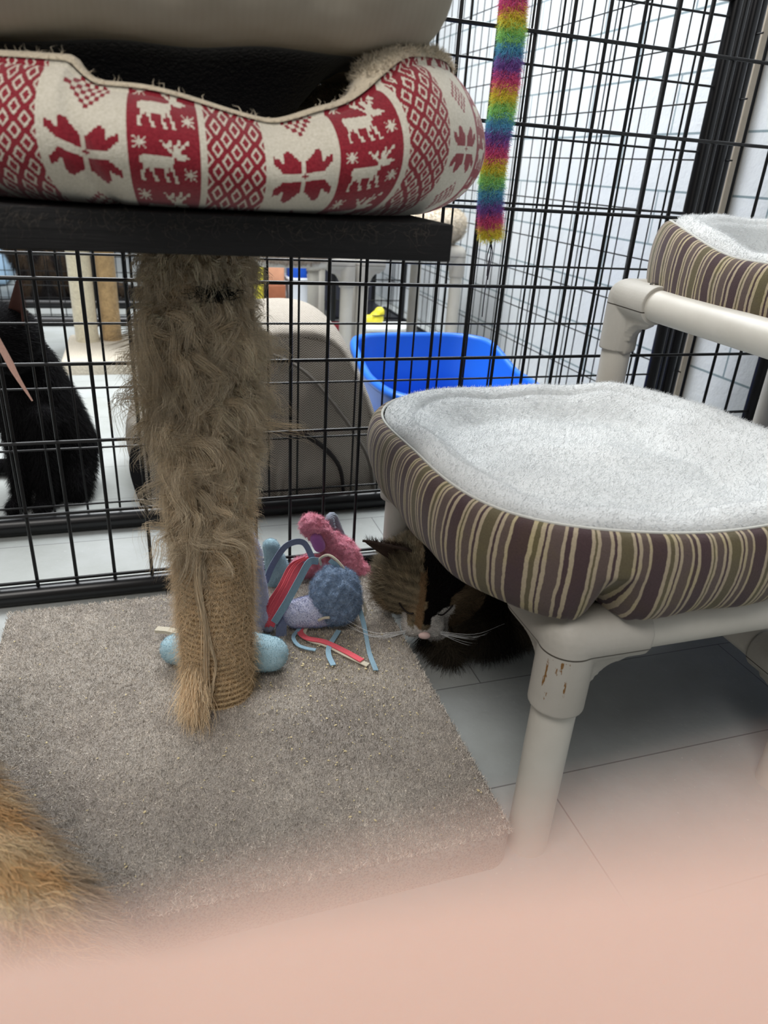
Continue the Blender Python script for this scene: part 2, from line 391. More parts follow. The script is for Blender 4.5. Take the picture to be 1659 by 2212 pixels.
# short fuzz over the whole column, denser and longer above
def ring_roots(n, z0, z1, ang=None, pw=1.):
    a = rng.uniform(0, 2*PI, n) if ang is None else rng.normal(ang[0], ang[1], n)
    z = z0+(z1-z0)*rng.random(n)**pw
    Nn = np.stack([np.cos(a), np.sin(a), np.zeros(n)], 1)
    return np.stack([PX+Nn[:, 0]*PR, PY+Nn[:, 1]*PR, z], 1), Nn, a
TAN = np.array(s2l((238, 214, 176))); GREY = np.array(s2l((247, 232, 206))); PALE = np.array(s2l((246, 226, 192)))
n = 30000; R, Nn, a = ring_roots(n, .05, .64, pw=.8); up = (R[:, 2:]-.05)/.59
tang = np.stack([-Nn[:, 1], Nn[:, 0], np.zeros(n)], 1)
Dd = Nn*.35+tang*rng.normal(0, 1., (n, 1))+np.array([0, 0, -1])*(rng.normal(.2, .35, (n, 1))+up*.9)
c = (TAN*(1-up)+GREY*up)*rng.uniform(.6, 1.25, (n, 1))
strands('sisal_fuzz', R, Dd, rng.uniform(.008, .02, n)*(1+.5*up[:, 0]), .00028, c, HAIR, stand, seg=3, droop=(0, 0, -.35), curl=.25)
ncl, per = 1900, 11; n = ncl*per; R, Nn, a = ring_roots(ncl, .30, .636, pw=.66)
hz = R[:, 2:]; Dd = unit(Nn*rng.uniform(.25, .8, (ncl, 1))+rng.normal(0, .42, (ncl, 3))+np.array([0, 0, -.85]))
big = (.35+.65*np.clip((hz-.30)/.16, 0, 1))*np.where(hz > .575, .62, 1); Lb = rng.uniform(.016, .036, (ncl, 1))*big
cc = GREY*rng.uniform(.78, 1.1, (ncl, 1)); rp_ = lambda x: np.repeat(x, per, 0)
R2 = rp_(R+Nn*(rng.uniform(0, .012, (ncl, 1))*(hz > .42)))+rng.normal(0, .0017, (n, 3))
strands('sisal_shag', R2, rp_(Dd)+rng.normal(0, .10, (n, 3)), (rp_(Lb)*rng.uniform(.75, 1.15, (n, 1)))[:, 0], rng.uniform(.0003, .0005, n), np.clip(rp_(cc)*rng.uniform(.85, 1.1, (n, 1)), 0, .96), HAIR, stand, seg=6, droop=(0, 0, -.5), curl=.42, clump=per)
# bald worn spot under the collar, showing the dark core
n = 320; pc = at(466, 634, y=PY-PR-.012); R = np.array(pc)+rng.normal(0, 1, (n, 3))*np.array([.008, .003, .0028])
strands('worn_spot', R, rng.normal(0, 1, (n, 3))*np.array([1, .4, .35])+np.array([.1, -.5, 0]), rng.uniform(.006, .015, n), .0005, np.broadcast_to(np.array(s2l((22, 28, 28))), (n, 3))*rng.uniform(.6, 1.3, (n, 1)), HAIR, stand, seg=4, curl=.5)
# clumped locks that stick out around the worn collar and down the camera-left side
nl = 190; per = 34; R, Nn, a = ring_roots(nl, .43, .59, pw=.8)
k = rng.random(nl) < .45
a = np.where(k, rng.normal(-2.05, .35, nl), a); Nn = np.stack([np.cos(a), np.sin(a), 0*a], 1); R = np.stack([PX+Nn[:, 0]*PR, PY+Nn[:, 1]*PR, np.where(k, rng.uniform(.28, .56, nl), R[:, 2])], 1)
Rr = np.repeat(R, per, 0)+rng.normal(0, .0025, (nl*per, 3)); Dl = unit(Nn*rng.uniform(.5, 1.1, (nl, 1))+rng.normal(0, .4, (nl, 3))+np.array([0, 0, -.8]))
Dl = np.repeat(Dl, per, 0)+rng.normal(0, .07, (nl*per, 3)); Ll = np.repeat(rng.uniform(.025, .06, nl), per)*rng.uniform(.7, 1.1, nl*per)
strands('sisal_lock', Rr+np.repeat(Nn, per, 0)*.004, Dl, Ll, .0004, np.repeat((GREY*.6+PALE*.4)*rng.uniform(.75, 1.0, (nl, 1)), per, 0)*rng.uniform(.8, 1.15, (nl*per, 1)), HAIR, stand, seg=8, droop=(0, 0, -.35), curl=.5, clump=34)
# the long unravelled strand trailing down the front left, ending in a frayed tuft on the carpet
def hang(path, n, r0, w, col, name, r1=None):
    P = spline(path, 10); m = len(P); V = []; Fs = []; Cc = []
    for i in range(n):
        o1 = rng.normal(0, 1, 3); o2 = rng.normal(0, 1, 3); ph = rng.random(2)*6
        s0 = int(rng.uniform(0, m*.35)); s1 = int(rng.uniform(m*.6, m)); pr = []
        for j in range(s0, s1):
            t = j/(m-1); rr = r0+((r1 or r0)-r0)*t
            pr.append(P[j]+Vector(o1*(1-t)+o2*t)*rr*.6+Vector((math.sin(ph[0]+t*9), math.cos(ph[1]+t*7), 0))*rr*.6)
        if len(pr) < 3: continue
        off = len(V)
        for j, p in enumerate(pr):
            for k in range(3): V.append((p.x+math.cos(k*2.1)*w, p.y+math.sin(k*2.1)*w, p.z))
        for j in range(len(pr)-1):
            for k in range(3): Fs.append((off+j*3+k, off+j*3+(k+1) % 3, off+j*3+3+(k+1) % 3, off+j*3+3+k))
        Cc += [col*random.uniform(.75, 1.2)]*(len(pr)*3)
    return link(name, np_mesh(name, V, Fs, True, np.array(Cc)), HAIR, stand)
fa = lambda ang, z, o=.006: (PX+math.cos(ang)*(PR+o), PY+math.sin(ang)*(PR+o), z)
hang([fa(-2.0, .47, .012), fa(-2.05, .40, .014), fa(-1.92, .33, .010), fa(-1.98, .26, .012), fa(-1.9, .19, .009), fa(-1.95, .12, .009), fa(-1.93, .07, .010)], 46, .0030, .00042, (GREY*.5+PALE*.5), 'trailing_strand')
hang([fa(-1.86, .20, .004), fa(-1.80, .165, .008), fa(-1.70, .13, .007), fa(-1.80, .095, .008), fa(-1.9, .06, .010)], 22, .0014, .0004, (GREY*.5+PALE*.5), 'trailing_strand')
n = 620; aa = rng.normal(-2.3, .16, n); Nn = np.stack([np.cos(aa), np.sin(aa), 0*aa], 1)
R = np.stack([PX+Nn[:, 0]*(PR+.001), PY+Nn[:, 1]*(PR+.001), rng.uniform(.075, .12, n)], 1)
strands('frayed_tuft', R, Nn*.45+np.array([.08, -.10, -.75])+rng.normal(0, .09, (n, 3)), rng.uniform(.045, .078, n), .0005, PALE*rng.uniform(.8, 1.3, (n, 1)), HAIR, stand, seg=6, droop=(.03, -.2, .28), curl=.09)

# crumbs of litter on the carpet
b = MB()
for i in range(620):
    x, y = random.uniform(CX0, CX1), random.uniform(CY0, CY1)
    if i < 380: x, y = random.gauss(.22, .08), random.gauss(.80, .09)
    if not (CX0+.01 < x < CX1-.01 and CY0+.01 < y < CY1-.01): continue
    s = random.choice([random.uniform(.0005, .0009), random.uniform(.0008, .0014)])
    b.sph((x, y, CZ+.004), s, (random.uniform(.8, 2.2), random.uniform(.7, 1.3), .7), Euler((0, 0, random.uniform(0, 3))).to_matrix(), sub=1)
tag(b.build('litter_crumbs', simple('crumb', (205, 190, 150), .8)), 'pale crumbs of litter scattered over the grey carpeted base', 'crumbs', kind='stuff')

# ------------------------------------------------------------------ fair isle bed on the shelf
def se(a, bb, nexp, th):
    c, s = np.cos(th), np.sin(th)
    r = (np.abs(c/a)**nexp+np.abs(s/bb)**nexp)**(-1/nexp); return r*c, r*s
def sstep(a, b_, x): t = np.clip((x-a)/(b_-a), 0, 1); return t*t*(3-2*t)
LEAF = ["......##.....", ".....####....", ".....#####...", "#....######..", "###..#######.", "####.########", "#############",
        ".############", "..###########", "...##########", "....#########", "......#######"]
DEER = ["..................#...#...", "..........#...#...#..##...", "...........#.##..##.#.....", "...........####.##.##.....", "............##..####......",
        ".............##.###.......", "..............#####.......", "...............#######....", "...............########...", "..##############.####.....",
        ".###############..........", ".###############..........", ".##############...........", "..#############...........", "..###########.#...........",
        "..##.##....##.##..........", "..#..##....##..#..........", ".##...#....#...#..........", ".#....#....#...##.........", ".#....##...##...#.........",
        ".#.....#....#...#.........", ".##....##...##..##........"]
STAR = ["#..#..#", ".#.#.#.", "..###..", "#######", "..###..", ".#.#.#.", "#..#..#"]
def bm_at(B, X, Y):
    h, w = len(B), len(B[0]); A = np.array([[ch == '#' for ch in r] for r in B])
    ok = (X >= 0) & (X < w) & (Y >= 0) & (Y < h); return ok & A[np.clip(Y, 0, h-1), np.clip(X, 0, w-1)]
def knit(s, v):
    """1 = red, 0 = white. s along the bed wall, v up the wall, metres"""
    P = .148; q = 640.; sx = np.mod(s, P); out = np.zeros(s.shape, bool)
    # white band with the eight-leaf star and the chequered lozenge between stars
    X = np.floor((sx-.027)*q).astype(int); per = 56; Yf = np.floor((v+.006)*q).astype(int)
    Y = np.mod(Yf+per//2, per)-per//2; Yc = np.mod(Yf, per)-per//2
    ax = np.abs(X*2+1)//2; ay = np.abs(Y*2+1)//2
    leaf = bm_at(LEAF, 12-(ax-1), 11-(ay-1)) & (ax >= 1) & (ay >= 2)
    dot = (np.abs(X)+np.abs(Y)) < 2
    chk = (np.abs(X)+np.abs(Yc) < 10) & (((X//2)+(Yc//2)) % 2 == 0)
    out |= (sx < .054) & (leaf | dot | chk)
    # red reindeer band
    inb = (sx >= .054) & (sx < .101); XD = np.floor((sx-.060)*690).astype(int); pd = .0385
    YD = np.floor(np.mod(-v+.010, pd)*690).astype(int); deer = bm_at(DEER, XD, YD)
    st = bm_at(STAR, np.floor((sx-.0575)*820).astype(int), np.floor(np.mod(-v+.0095, pd)*820).astype(int)) | bm_at(STAR, np.floor((sx-.0895)*820).astype(int), np.floor(np.mod(-v-.010, pd)*820).astype(int))
    out |= inb & ~(deer | st)
    # white line, then red band of outlined diamonds
    inl = (sx >= .106); A_ = (sx-.106)/.042*3; B_ = v/.0165
    def dia(ox, oy):
        dx = np.abs(np.mod(A_+ox, 1)-.5)*2; dy = np.abs(np.mod(B_+oy, 1)-.5)*2
        r_ = dx/.60+dy/.78; return (r_ < 1) & (r_ > .62)
    out |= inl & ~(dia(0, 0) | dia(.5, .5))
    return out
fb = thing('pet_bed', 'red and white reindeer fair isle pet bed with scooped front on the black shelf', 'pet bed', (.085, .83, SHZ))
FCX, FCY, FA, FB = .067, .835, .250, .222
def fair_bed():
    nt = 1500; th = np.linspace(-1.5*PI, .5*PI, nt, endpoint=False)
    ex, ey = se(FA, FB, 2.7, th)
    ds = np.hypot(np.diff(np.append(ex, ex[0])), np.diff(np.append(ey, ey[0]))); s = np.concatenate([[0], np.cumsum(ds)[:-1]])
    i0 = np.argmin(np.where(ey < 0, np.abs(ex+FCX+.052), 9)); s = s-s[i0]
    X = ex+FCX; Y = ey+FCY
    front = (ey < .02)
    rim = .802+.006*np.sin(s*23)
    low = sstep(-.075, -.02, X)*(1-sstep(.155, .232, X)) if True else 0
    dip = .762-.016*sstep(.0, .12, X)*(1-sstep(.10, .17, X))
    rim = np.where(ey < 0, rim*(1-low)+dip*low, rim)
    rim = np.where((ey < 0) & (X < .0), np.minimum(rim, .775), rim)
    nx, ny = np.gradient(ey), -np.gradient(ex); l = np.hypot(nx, ny); nx, ny = nx/l, ny/l
    sg = np.sign((nx*ex+ny*ey)); nx, ny = nx*sg, ny*sg
    z0 = SHZ+.002; nv = 150; t = np.linspace(0, 1, nv)
    Hh = (rim-z0)[:, None]; tt = t[None]
    bul = np.sin(np.clip(tt*1.05, 0, 1)*PI)**.55*.030*(1+.25*np.sin(s*31)[:, None]*tt)
    bul = bul-.03*(1-tt)**6-.012*tt**4
    crease = np.exp(-((s[:, None]-.012-.025*(1-tt))/.006)**2)*.010*(1-tt)+np.exp(-((s[:, None]-.212+.03*tt)/.007)**2)*.007*sstep(0, .5, tt)*(1-tt)
    bul = bul-crease
    Zv = z0+Hh*tt
    Pw = np.stack([X[:, None]+nx[:, None]*bul, Y[:, None]+ny[:, None]*bul, Zv], -1)
    # vertical coordinate follows the cloth; pinned at the rim
    v = (tt-.5)*Hh*1.12
    red = knit(np.broadcast_to(s[:, None], v.shape), v+0*s[:, None])
    me = np_mesh('knit_cover', Pw.reshape(-1, 3), grid_faces(nt, nv, True), True)
    a = me.attributes.new('red', 'FLOAT', 'POINT'); a.data.foreach_set('value', red.ravel().astype(np.float32))
    m = N('fair_isle_fleece'); at_ = m.n('ShaderNodeAttribute', attribute_name='red')
    k = m.math('ADD', at_.outputs['Fac'], m.math('MULTIPLY', m.math('SUBTRACT', m.noise(900, 2), .5), .6))
    fz = m.noise(500, 3, .7)
    rd = m.ramp(fz, [(.25, s2l((112, 22, 34))), (.8, s2l((154, 46, 58)))]); wh = m.ramp(fz, [(.25, s2l((188, 182, 164))), (.75, s2l((220, 214, 200)))])
    m.base(m.mix(m.ramp(k, [(.44, (0, 0, 0)), (.56, (1, 1, 1))]), wh, rd)).rough(.95); m.p.inputs['Sheen Weight'].default_value = .25
    m.p.inputs['Specular IOR Level'].default_value = .08; m.bump(m.noise(700, 3), .0008)
    link('knit_cover', me, m.m, fb)
    # sherpa lining: over the rim, down the inside and across the bottom
    nv2 = 46; t2 = np.linspace(0, 1, nv2)
    rows = []
    for tv in t2:
        if tv < .25: a_ = tv/.25*PI; rk = .35+.65*sstep(.765, .795, rim); ins = .010+.017*(1-math.cos(a_))*rk; z = rim+.009*math.sin(a_)*rk
        elif tv < .7: q = (tv-.25)/.45; ins = .010+.034*rk+.02*math.sin(q*PI); z = rim*(1-q)+(SHZ+.03)*q
        else: q = (tv-.7)/.3; ins = .010+.034*rk+q*.17; z = SHZ+.03-.008*q+0*rim
        kx = 1-ins/FA; ky = 1-ins/FB
        rows.append(np.stack([FCX+ex*kx, FCY+ey*ky, z+0*rim], -1))
    Pl = np.stack(rows, 1); idx = np.arange(0, nt, 4); Pl = Pl[idx]
    me2 = np_mesh('sherpa_lining', Pl.reshape(-1, 3), grid_faces(len(idx), nv2, True), True)
    link('sherpa_lining', me2, fabric('cream_sherpa', (205, 192, 168), .15, 350, .003), fb)
    Rr, Nr = sample(me2, 26000, dens=lambda c: (c[:, 2] > .785)*1.+.03)
    Nr = np.where((Nr[:, 2:] < -.2), -Nr, Nr)
    strands('sherpa_fleece', Rr, Nr*.8+rng.normal(0, .6, Rr.shape)+np.array([0, 0, .25]), rng.uniform(.003, .0065, len(Rr)), .0004, jit(s2l((214, 202, 180)), len(Rr), .15), WOOL, fb, seg=2, curl=.4)
fair_bed()

# taupe bed lying on top
tb = thing('pet_bed', 'taupe fabric pet bed with navy underside lying on top of the fair isle bed', 'pet bed', (.05, .83, .85))
def taupe_bed():
    nt, nv = 240, 60; th = np.linspace(0, 2*PI, nt, endpoint=False); x, y = se(.235, .225, 4.5, th); V = []
    prof = []
    for k in range(nv):
        t = k/(nv-1); a = -PI/2+PI*t; prof.append((math.cos(a)**.55 if math.cos(a) > 0 else 0, math.sin(a)))
    P = np.zeros((nt, nv, 3))
    for k, (c, sn) in enumerate(prof):
        sc = 1-.03*(1-c)*5 if c < 1 else 1
        wob = .004*np.sin(th*11+sn*3)+.003*np.sin(th*23)
        ins = (1-c)*.07
        P[:, k, 0] = .052+x*(1-ins/.235)+wob*c*np.cos(th); P[:, k, 1] = .835+y*(1-ins/.225)+wob*c*np.sin(th)
        P[:, k, 2] = .884+.086*sn+.0015*np.sin(th*9)*(1-sn)*.5+.028*(x/.235)*.35
    F1 = grid_faces(nt, nv, True)
    me = np_mesh('bolster', P.reshape(-1, 3), F1, True)
    m = N('taupe_cotton'); sx = m.coord(); w = m.n('ShaderNodeTexWave'); w.inputs['Scale'].default_value = 55; w.inputs['Distortion'].default_value = 2.5; w.inputs['Detail'].default_value = 2; m.l(sx, w.inputs['Vector'])
    m.base(m.mix(.04, m.ramp(m.noise(7, 3), [(.3, s2l((140, 133, 120))), (.7, s2l((158, 151, 138)))]), m.ramp(w.outputs['Fac'], [(.0, s2l((120, 113, 101))), (1, s2l((170, 163, 150)))]))).rough(.9)
    m.bump(m.noise(9, 3), .012); m.p.inputs['Specular IOR Level'].default_value = .1
    link('bolster', me, m.m, tb)
    # navy underside, sag added to block back light and darken the opening; top pad
    for nm, k, mat in (('underside', 0, fabric('navy_fleece', (16, 16, 26), .2, 300, .002)), ('top_pad', nv-1, fabric('navy_pad', (34, 36, 52), .2, 300, .002))):
        ring = P[:, k]; c = ring.mean(0); rows = [ring*(1-q)+c*q+np.array([0, 0, (-.052*float(sstep(.08, .5, q)) if k == 0 else .01*math.sin(q*PI))]) for q in np.linspace(0, 1, 12)]
        Q = np.stack(rows, 1); link(nm, np_mesh(nm, Q.reshape(-1, 3), grid_faces(nt, len(rows), True), True), mat, tb)
taupe_bed()

# ------------------------------------------------------------------ white pipe tower with two striped beds
tower = thing('cat_cot_tower', 'ivory plastic pipe cot tower with stepped levels in the right foreground', 'cat cot', (.58, .78, 0))
PRAD = .0243
def fitting_mat(stain=False):
    m = N('grey_plastic_fitting'); sx = m.n('ShaderNodeSeparateXYZ'); co = m.coord(); m.l(co, sx.inputs[0])
    c = m.ramp(m.noise(9, 5), [(.3, s2l((162, 158, 149))), (.7, s2l((178, 174, 166)))])
    d = m.math('ABSOLUTE', m.math('ADD', sx.outputs['Z'], .010)); r2 = m.math('ADD', m.math('ABSOLUTE', sx.outputs['X']), m.math('ABSOLUTE', sx.outputs['Y']))
    c = m.mix(m.math('LESS_THAN', d, .0009), c, s2l((62, 56, 48)))
    if stain:
        mp = m.n('ShaderNodeMapping'); m.l(co, mp.inputs[0]); mp.inputs['Scale'].default_value = (150, 150, 30)
        nz = m.noise(1, 4, .7, mp.outputs[0])
        bx = m.math('LESS_THAN', m.math('ABSOLUTE', m.math('ADD', sx.outputs['X'], .020)), .0085)
        bz = m.math('LESS_THAN', m.math('ABSOLUTE', m.math('ADD', sx.outputs['Z'], .040)), .026)
        by = m.math('LESS_THAN', sx.outputs['Y'], -.002)
        mk = m.math('MULTIPLY', m.math('MULTIPLY', bx, bz), m.math('MULTIPLY', by, m.math('GREATER_THAN', nz, .55)))
        c = m.mix(mk, c, s2l((120, 86, 44)))
    m.base(c).rough(.5); m.bump(m.noise(300, 2), .0002); return m.m
FIT = fitting_mat(); FITS = fitting_mat(True)
STEEL = simple('dull_steel', (110, 106, 100), .35, .9)
def fitting(c, arms, parent, mat=None, down=.085, up=0, R=.0302, screws=True):
    """corner fitting: sleeves along the pipes joined by curved webs, one surface"""
    c = Vector(c); b = MB(); AR = .082
    if down: b.cyl(c, c-Vector((0, 0, down)), R, n=36)
    if up: b.cyl(c, c+Vector((0, 0, up)), R, n=36)
    b.sph(c, R, sub=3)
    for a in arms:
        a = Vector(a); b.cyl(c, c+a*AR, R, n=36)
        for sg, ln in ((-1, down), (1, up)):
            if not ln: continue
            for k in range(12):     # concave web between sleeve and leg
                t = k/11; q = .050*(1-math.sin(t*PI/2))
                e = max(.052*(1-math.sqrt(max(0, 1-(1-t)**2))), 0)
                b.cap(c+a*(R*.6+.045*t), c+a*(R*.6+.045*t)+Vector((0, 0, sg*(R*.75+e*1.05+.004))), .015, sub=1)
    if len(arms) > 1:
        s = (Vector(arms[0])+Vector(arms[1])); b.cap(c+s*.02, c+s*.032, R*.75, sub=2)
    o = b.blob('corner_fitting', mat or FIT, None, voxel=.0016, smooth=3)
    o.data.transform(Matrix.Translation(-c)); o.parent = parent; o.location = c-_wl(parent)
    if screws:
        for a in arms:
            a = Vector(a); sb = MB(); p = a*.062+Vector((0, 0, R))
            sb.cyl(p-Vector((0, 0, .001)), p+Vector((0, 0, .0016)), .0068, .0058, n=24)
            sb.box(p+Vector((0, 0, .0018)), (.0075, .0012, .0006)); sb.box(p+Vector((0, 0, .0018)), (.0012, .0075, .0006))
            so = sb.build('screw', STEEL); so.parent = o
    return o
def pipe(a, b_, parent, name='pipe', r=PRAD):
    return MB().cyl(a, b_, r, n=40).build(name, PVC, parent)
X0, X1, X2, Y0, Y1 = .39, .77, 1.15, .515, 1.05
ZM, ZT, ZL = .30, .552, .165
pipe((X0, Y0, 0), (X0, Y0, ZM), tower, 'leg'); pipe((X0+.004, Y1, 0), (X0+.004, Y1, ZM), tower, 'leg')
pipe((X1, Y0, 0), (X1, Y0, ZT), tower, 'leg'); pipe((X1, Y1, 0), (X1, Y1, ZT), tower, 'leg')
pipe((X2, Y0, 0), (X2, Y0, ZT), tower, 'leg'); pipe((X2, Y1, 0), (X2, Y1, ZT), tower, 'leg')
for z, xa, xb in ((ZM, X0, X1), (ZT, X1, X2), (ZL, X1, X2)):
    for y in (Y0, Y1): pipe((xa, y, z), (xb, y, z), tower, 'rail')
    for x in (xa, xb): pipe((x, Y0, z), (x, Y1, z), tower, 'rail')
for y, sy in ((Y0, 1), (Y1, -1)):
    fitting((X0, y, ZM), [(1, 0, 0), (0, sy, 0)], tower, FITS if y == Y0 else FIT)
    fitting((X1, y, ZM), [(-1, 0, 0), (0, sy, 0)], tower, up=.05, screws=False)
    fitting((X1, y, ZT), [(1, 0, 0), (0, sy, 0)], tower); fitting((X2, y, ZT), [(-1, 0, 0), (0, sy, 0)], tower)
    fitting((X1, y, ZL), [(1, 0, 0), (0, sy, 0)], tower, up=.0, down=.07); fitting((X2, y, ZL), [(-1, 0, 0), (0, sy, 0)], tower, down=.07, screws=False)
BLUEFAB = fabric('blue_vinyl_cot_fabric', (34, 60, 128), .1, 500, .0004)
DARKFAB = fabric('dark_cot_fabric', (36, 38, 46), .1, 500, .0004)
for z, xa, xb, mt in ((ZM, X0, X1, DARKFAB), (ZT, X1, X2, DARKFAB), (ZL, X1, X2, BLUEFAB)):
    MB().box(((xa+xb)/2, (Y0+Y1)/2, z+.012), (xb-xa-.04, Y1-Y0-.04, .004)).build('cot_fabric', mt, tower)

def stripe_mat():
    m = N('striped_upholstery'); uv = m.n('ShaderNodeUVMap').outputs[0]; sx = m.n('ShaderNodeSeparateXYZ'); m.l(uv, sx.inputs[0])
    wob = m.math('MULTIPLY', m.math('SUBTRACT', m.noise(18, 3), .5), .006)
    rag = m.math('MULTIPLY', m.math('SUBTRACT', m.noise(240, 3), .5), .0012)
    u = m.math('FRACT', m.math('MULTIPLY', m.math('ADD', m.math('ADD', sx.outputs[0], wob), rag), 1/.115))
    PL, CR, OL, TP = s2l((74, 59, 61)), s2l((166, 153, 131)), s2l((96, 88, 68)), s2l((92, 79, 75))
    seq = [(0, PL), (.105, CR), (.135, OL), (.17, CR), (.20, PL), (.215, CR), (.245, TP), (.33, CR), (.355, PL), (.39, CR), (.42, PL), (.52, CR), (.545, OL), (.56, CR),
           (.585, TP), (.655, CR), (.68, PL), (.705, CR), (.735, OL), (.83, CR), (.855, PL), (.875, CR), (.90, TP), (.955, CR), (.98, PL)]
    c = m.ramp(u, seq, 'CONSTANT')
    blot = m.ramp(m.noise(26, 3), [(.5, (1, 1, 1)), (.68, (1.06, 1.08, .90))])
    m.base(m.mix(1., m.mix(1., c, blot, 'MULTIPLY'), m.ramp(m.noise(500, 3, .7), [(.2, (.82, .82, .82)), (.8, (1.1, 1.1, 1.1))]), 'MULTIPLY'))
    m.rough(.9); m.p.inputs['Specular IOR Level'].default_value = .1; m.p.inputs['Sheen Weight'].default_value = .15
    m.bump(m.noise(600, 3), .0005); return m.m
STRIPE = stripe_mat()
PLUSH = N('white_plush'); PLUSH.base(PLUSH.ramp(PLUSH.noise(6, 4), [(.3, s2l((205, 208, 208))), (.7, s2l((226, 228, 227)))])).rough(1); PLUSH.p.inputs['Specular IOR Level'].default_value = .05
PLUSH.p.inputs['Sheen Weight'].default_value = .3
_mp = PLUSH.n('ShaderNodeMapping'); PLUSH.l(PLUSH.coord(), _mp.inputs[0]); _mp.inputs['Scale'].default_value = (1, 2.2, 1)
_h = PLUSH.math('ADD', PLUSH.math('MULTIPLY', PLUSH.noise(22, 5, .65, _mp.outputs[0]), 1.), PLUSH.math('MULTIPLY', PLUSH.noise(220, 4, .8), .35))
PLUSH.bump(_h, .006); PLUSH = PLUSH.m
def bolster_bed(label, cx, cy, a, bb, z0, rimf, nexp, bulge, darts, drop=.045, rot=0., group=None, back=None):
    t = thing('pet_bed', label, 'pet bed', (cx, cy, z0), group)
    nt = 900; th = np.linspace(0, 2*PI, nt, endpoint=False); ex, ey = se(a, bb, nexp, th)
    ds = np.hypot(np.diff(np.append(ex, ex[0])), np.diff(np.append(ey, ey[0]))); s = np.concatenate([[0], np.cumsum(ds)[:-1]]); tot = ds.sum()
    rim = rimf(ex, ey); nx, ny = np.gradient(ey), -np.gradient(ex); l = np.hypot(nx, ny); nx, ny = nx/l, ny/l; sg = np.sign(nx*ex+ny*ey); nx, ny = nx*sg, ny*sg
    rows = []; nv = 60
    pleat = np.zeros(nt); side = np.zeros(nt)
    for (dt, wd_) in darts:
        d = np.angle(np.exp(1j*(th-dt)))*math.hypot(a, bb)*.8
        pleat = pleat+np.exp(-(d/wd_)**2); side = side+np.exp(-(d/(wd_*3.5))**2)*np.cos(d/wd_*3.3)
    for k in range(nv):
        q = k/(nv-1)                                   # 0 underneath, 1 rim
        if q < .2: w = -.07+.07*q/.2; z = z0+0*rim
        else:
            p = (q-.2)/.8; ang = p*PI*.80
            w = bulge*math.sin(ang)**.9-.010*p**3; z = z0+(rim-z0)*(1-math.cos(p*PI))/2*1.0
        low = max(0, 1-abs(q-.30)/.35)
        w = w-pleat*.060*low-side*.004*low+.002*np.sin(s*60)*low
        z = z+pleat*.0*low-np.clip(side, 0, 1)*.006*low
        rows.append(np.stack([ex+nx*w, ey+ny*w, z+0*rim], -1))
    P = np.stack(rows, 1); c_, s_ = math.cos(rot), math.sin(rot)
    def place(P): return np.stack([cx+P[..., 0]*c_-P[..., 1]*s_, cy+P[..., 0]*s_+P[..., 1]*c_, P[..., 2]], -1)
    # close the seam with a duplicate column so the stripes do not smear
    P2 = np.concatenate([P, P[:1]], 0); uv = np.stack([np.broadcast_to(np.append(s, tot)[:, None], (nt+1, nv)), np.broadcast_to(np.linspace(0, 1, nv)[None], (nt+1, nv))], -1).reshape(-1, 2)
    me = np_mesh('striped_side', place(P2).reshape(-1, 3), grid_faces(nt+1, nv), True, uv=uv); link('striped_side', me, STRIPE, t)
    # white plush inside
    rows = []; nv2 = 54; last = rows
    for k in range(nv2):
        q = k/(nv2-1)
        if q < .16: g = q/.16*PI; ins = -.004+.018*(1-math.cos(g)); z = rim-.002+.012*math.sin(g)
        elif q < .5: p = (q-.16)/.34; ins = .032+.055*p; z = rim-(rim-(z0+drop))*sstep(0, 1, p)
        else: p = (q-.5)/.5; ins = .087; z = z0+drop+.012*math.sin(p*PI*.5)+0*rim
        kk = 1 if q <= .5 else 1-p*.999
        kx, ky = (1-ins/a)*kk, (1-ins/bb)*kk
        X, Y = ex*kx, ey*ky
        z = z+.0035*np.sin(X*37+Y*11)*np.cos(Y*41-X*9)*(1 if q > .12 else q/.12)
        rows.append(np.stack([X, Y, z], -1))
    Pl = place(np.stack(rows, 1))[::3]
    me2 = np_mesh('plush_lining', Pl.reshape(-1, 3), grid_faces(len(Pl), nv2, True), True); link('plush_lining', me2, PLUSH, t)
    n = 30000; Rr, Nr = sample(me2, n); Nr = np.where(Nr[:, 2:] < 0, -Nr, Nr)
    strands('plush_pile', Rr, Nr*.55+rng.normal(0, .5, Rr.shape)+np.array([.35, -.2, .15]), rng.uniform(.0025, .0055, n), .0003, jit(s2l((222, 225, 226)), n, .06), WOOL, t, seg=2)
    MB().tube([tuple(p) for p in place(P)[:, -1][::6]]+[tuple(place(P)[0, -1])], .0018, n=6).build('piping', simple('pale_piping', (190, 190, 184), .9), t)
    return t
def rimA(x, y): return .428-.012*sstep(-.05, .2, y)-.004*np.cos(x*20)*(y < 0)+.012*sstep(.1, .2, x)
bolster_bed('large striped pet bed with white plush on the middle level of the ivory tower', .527, .742, .232, .250, .330, rimA, 3.4, .029, [(-2.02, .014), (-1.0, .018), (2.2, .018), (.9, .018)], drop=.062)
def rimC(x, y): return .638+.035*sstep(-.05, .15, y)+.0*x
bolster_bed('striped pet bed with white plush on the top level of the ivory tower', 1.050, .885, .25, .222, .527, rimC, 3.0, .036, [(-2.45, .018), (-.7, .018), (2.3, .018), (.8, .018)], drop=.05)

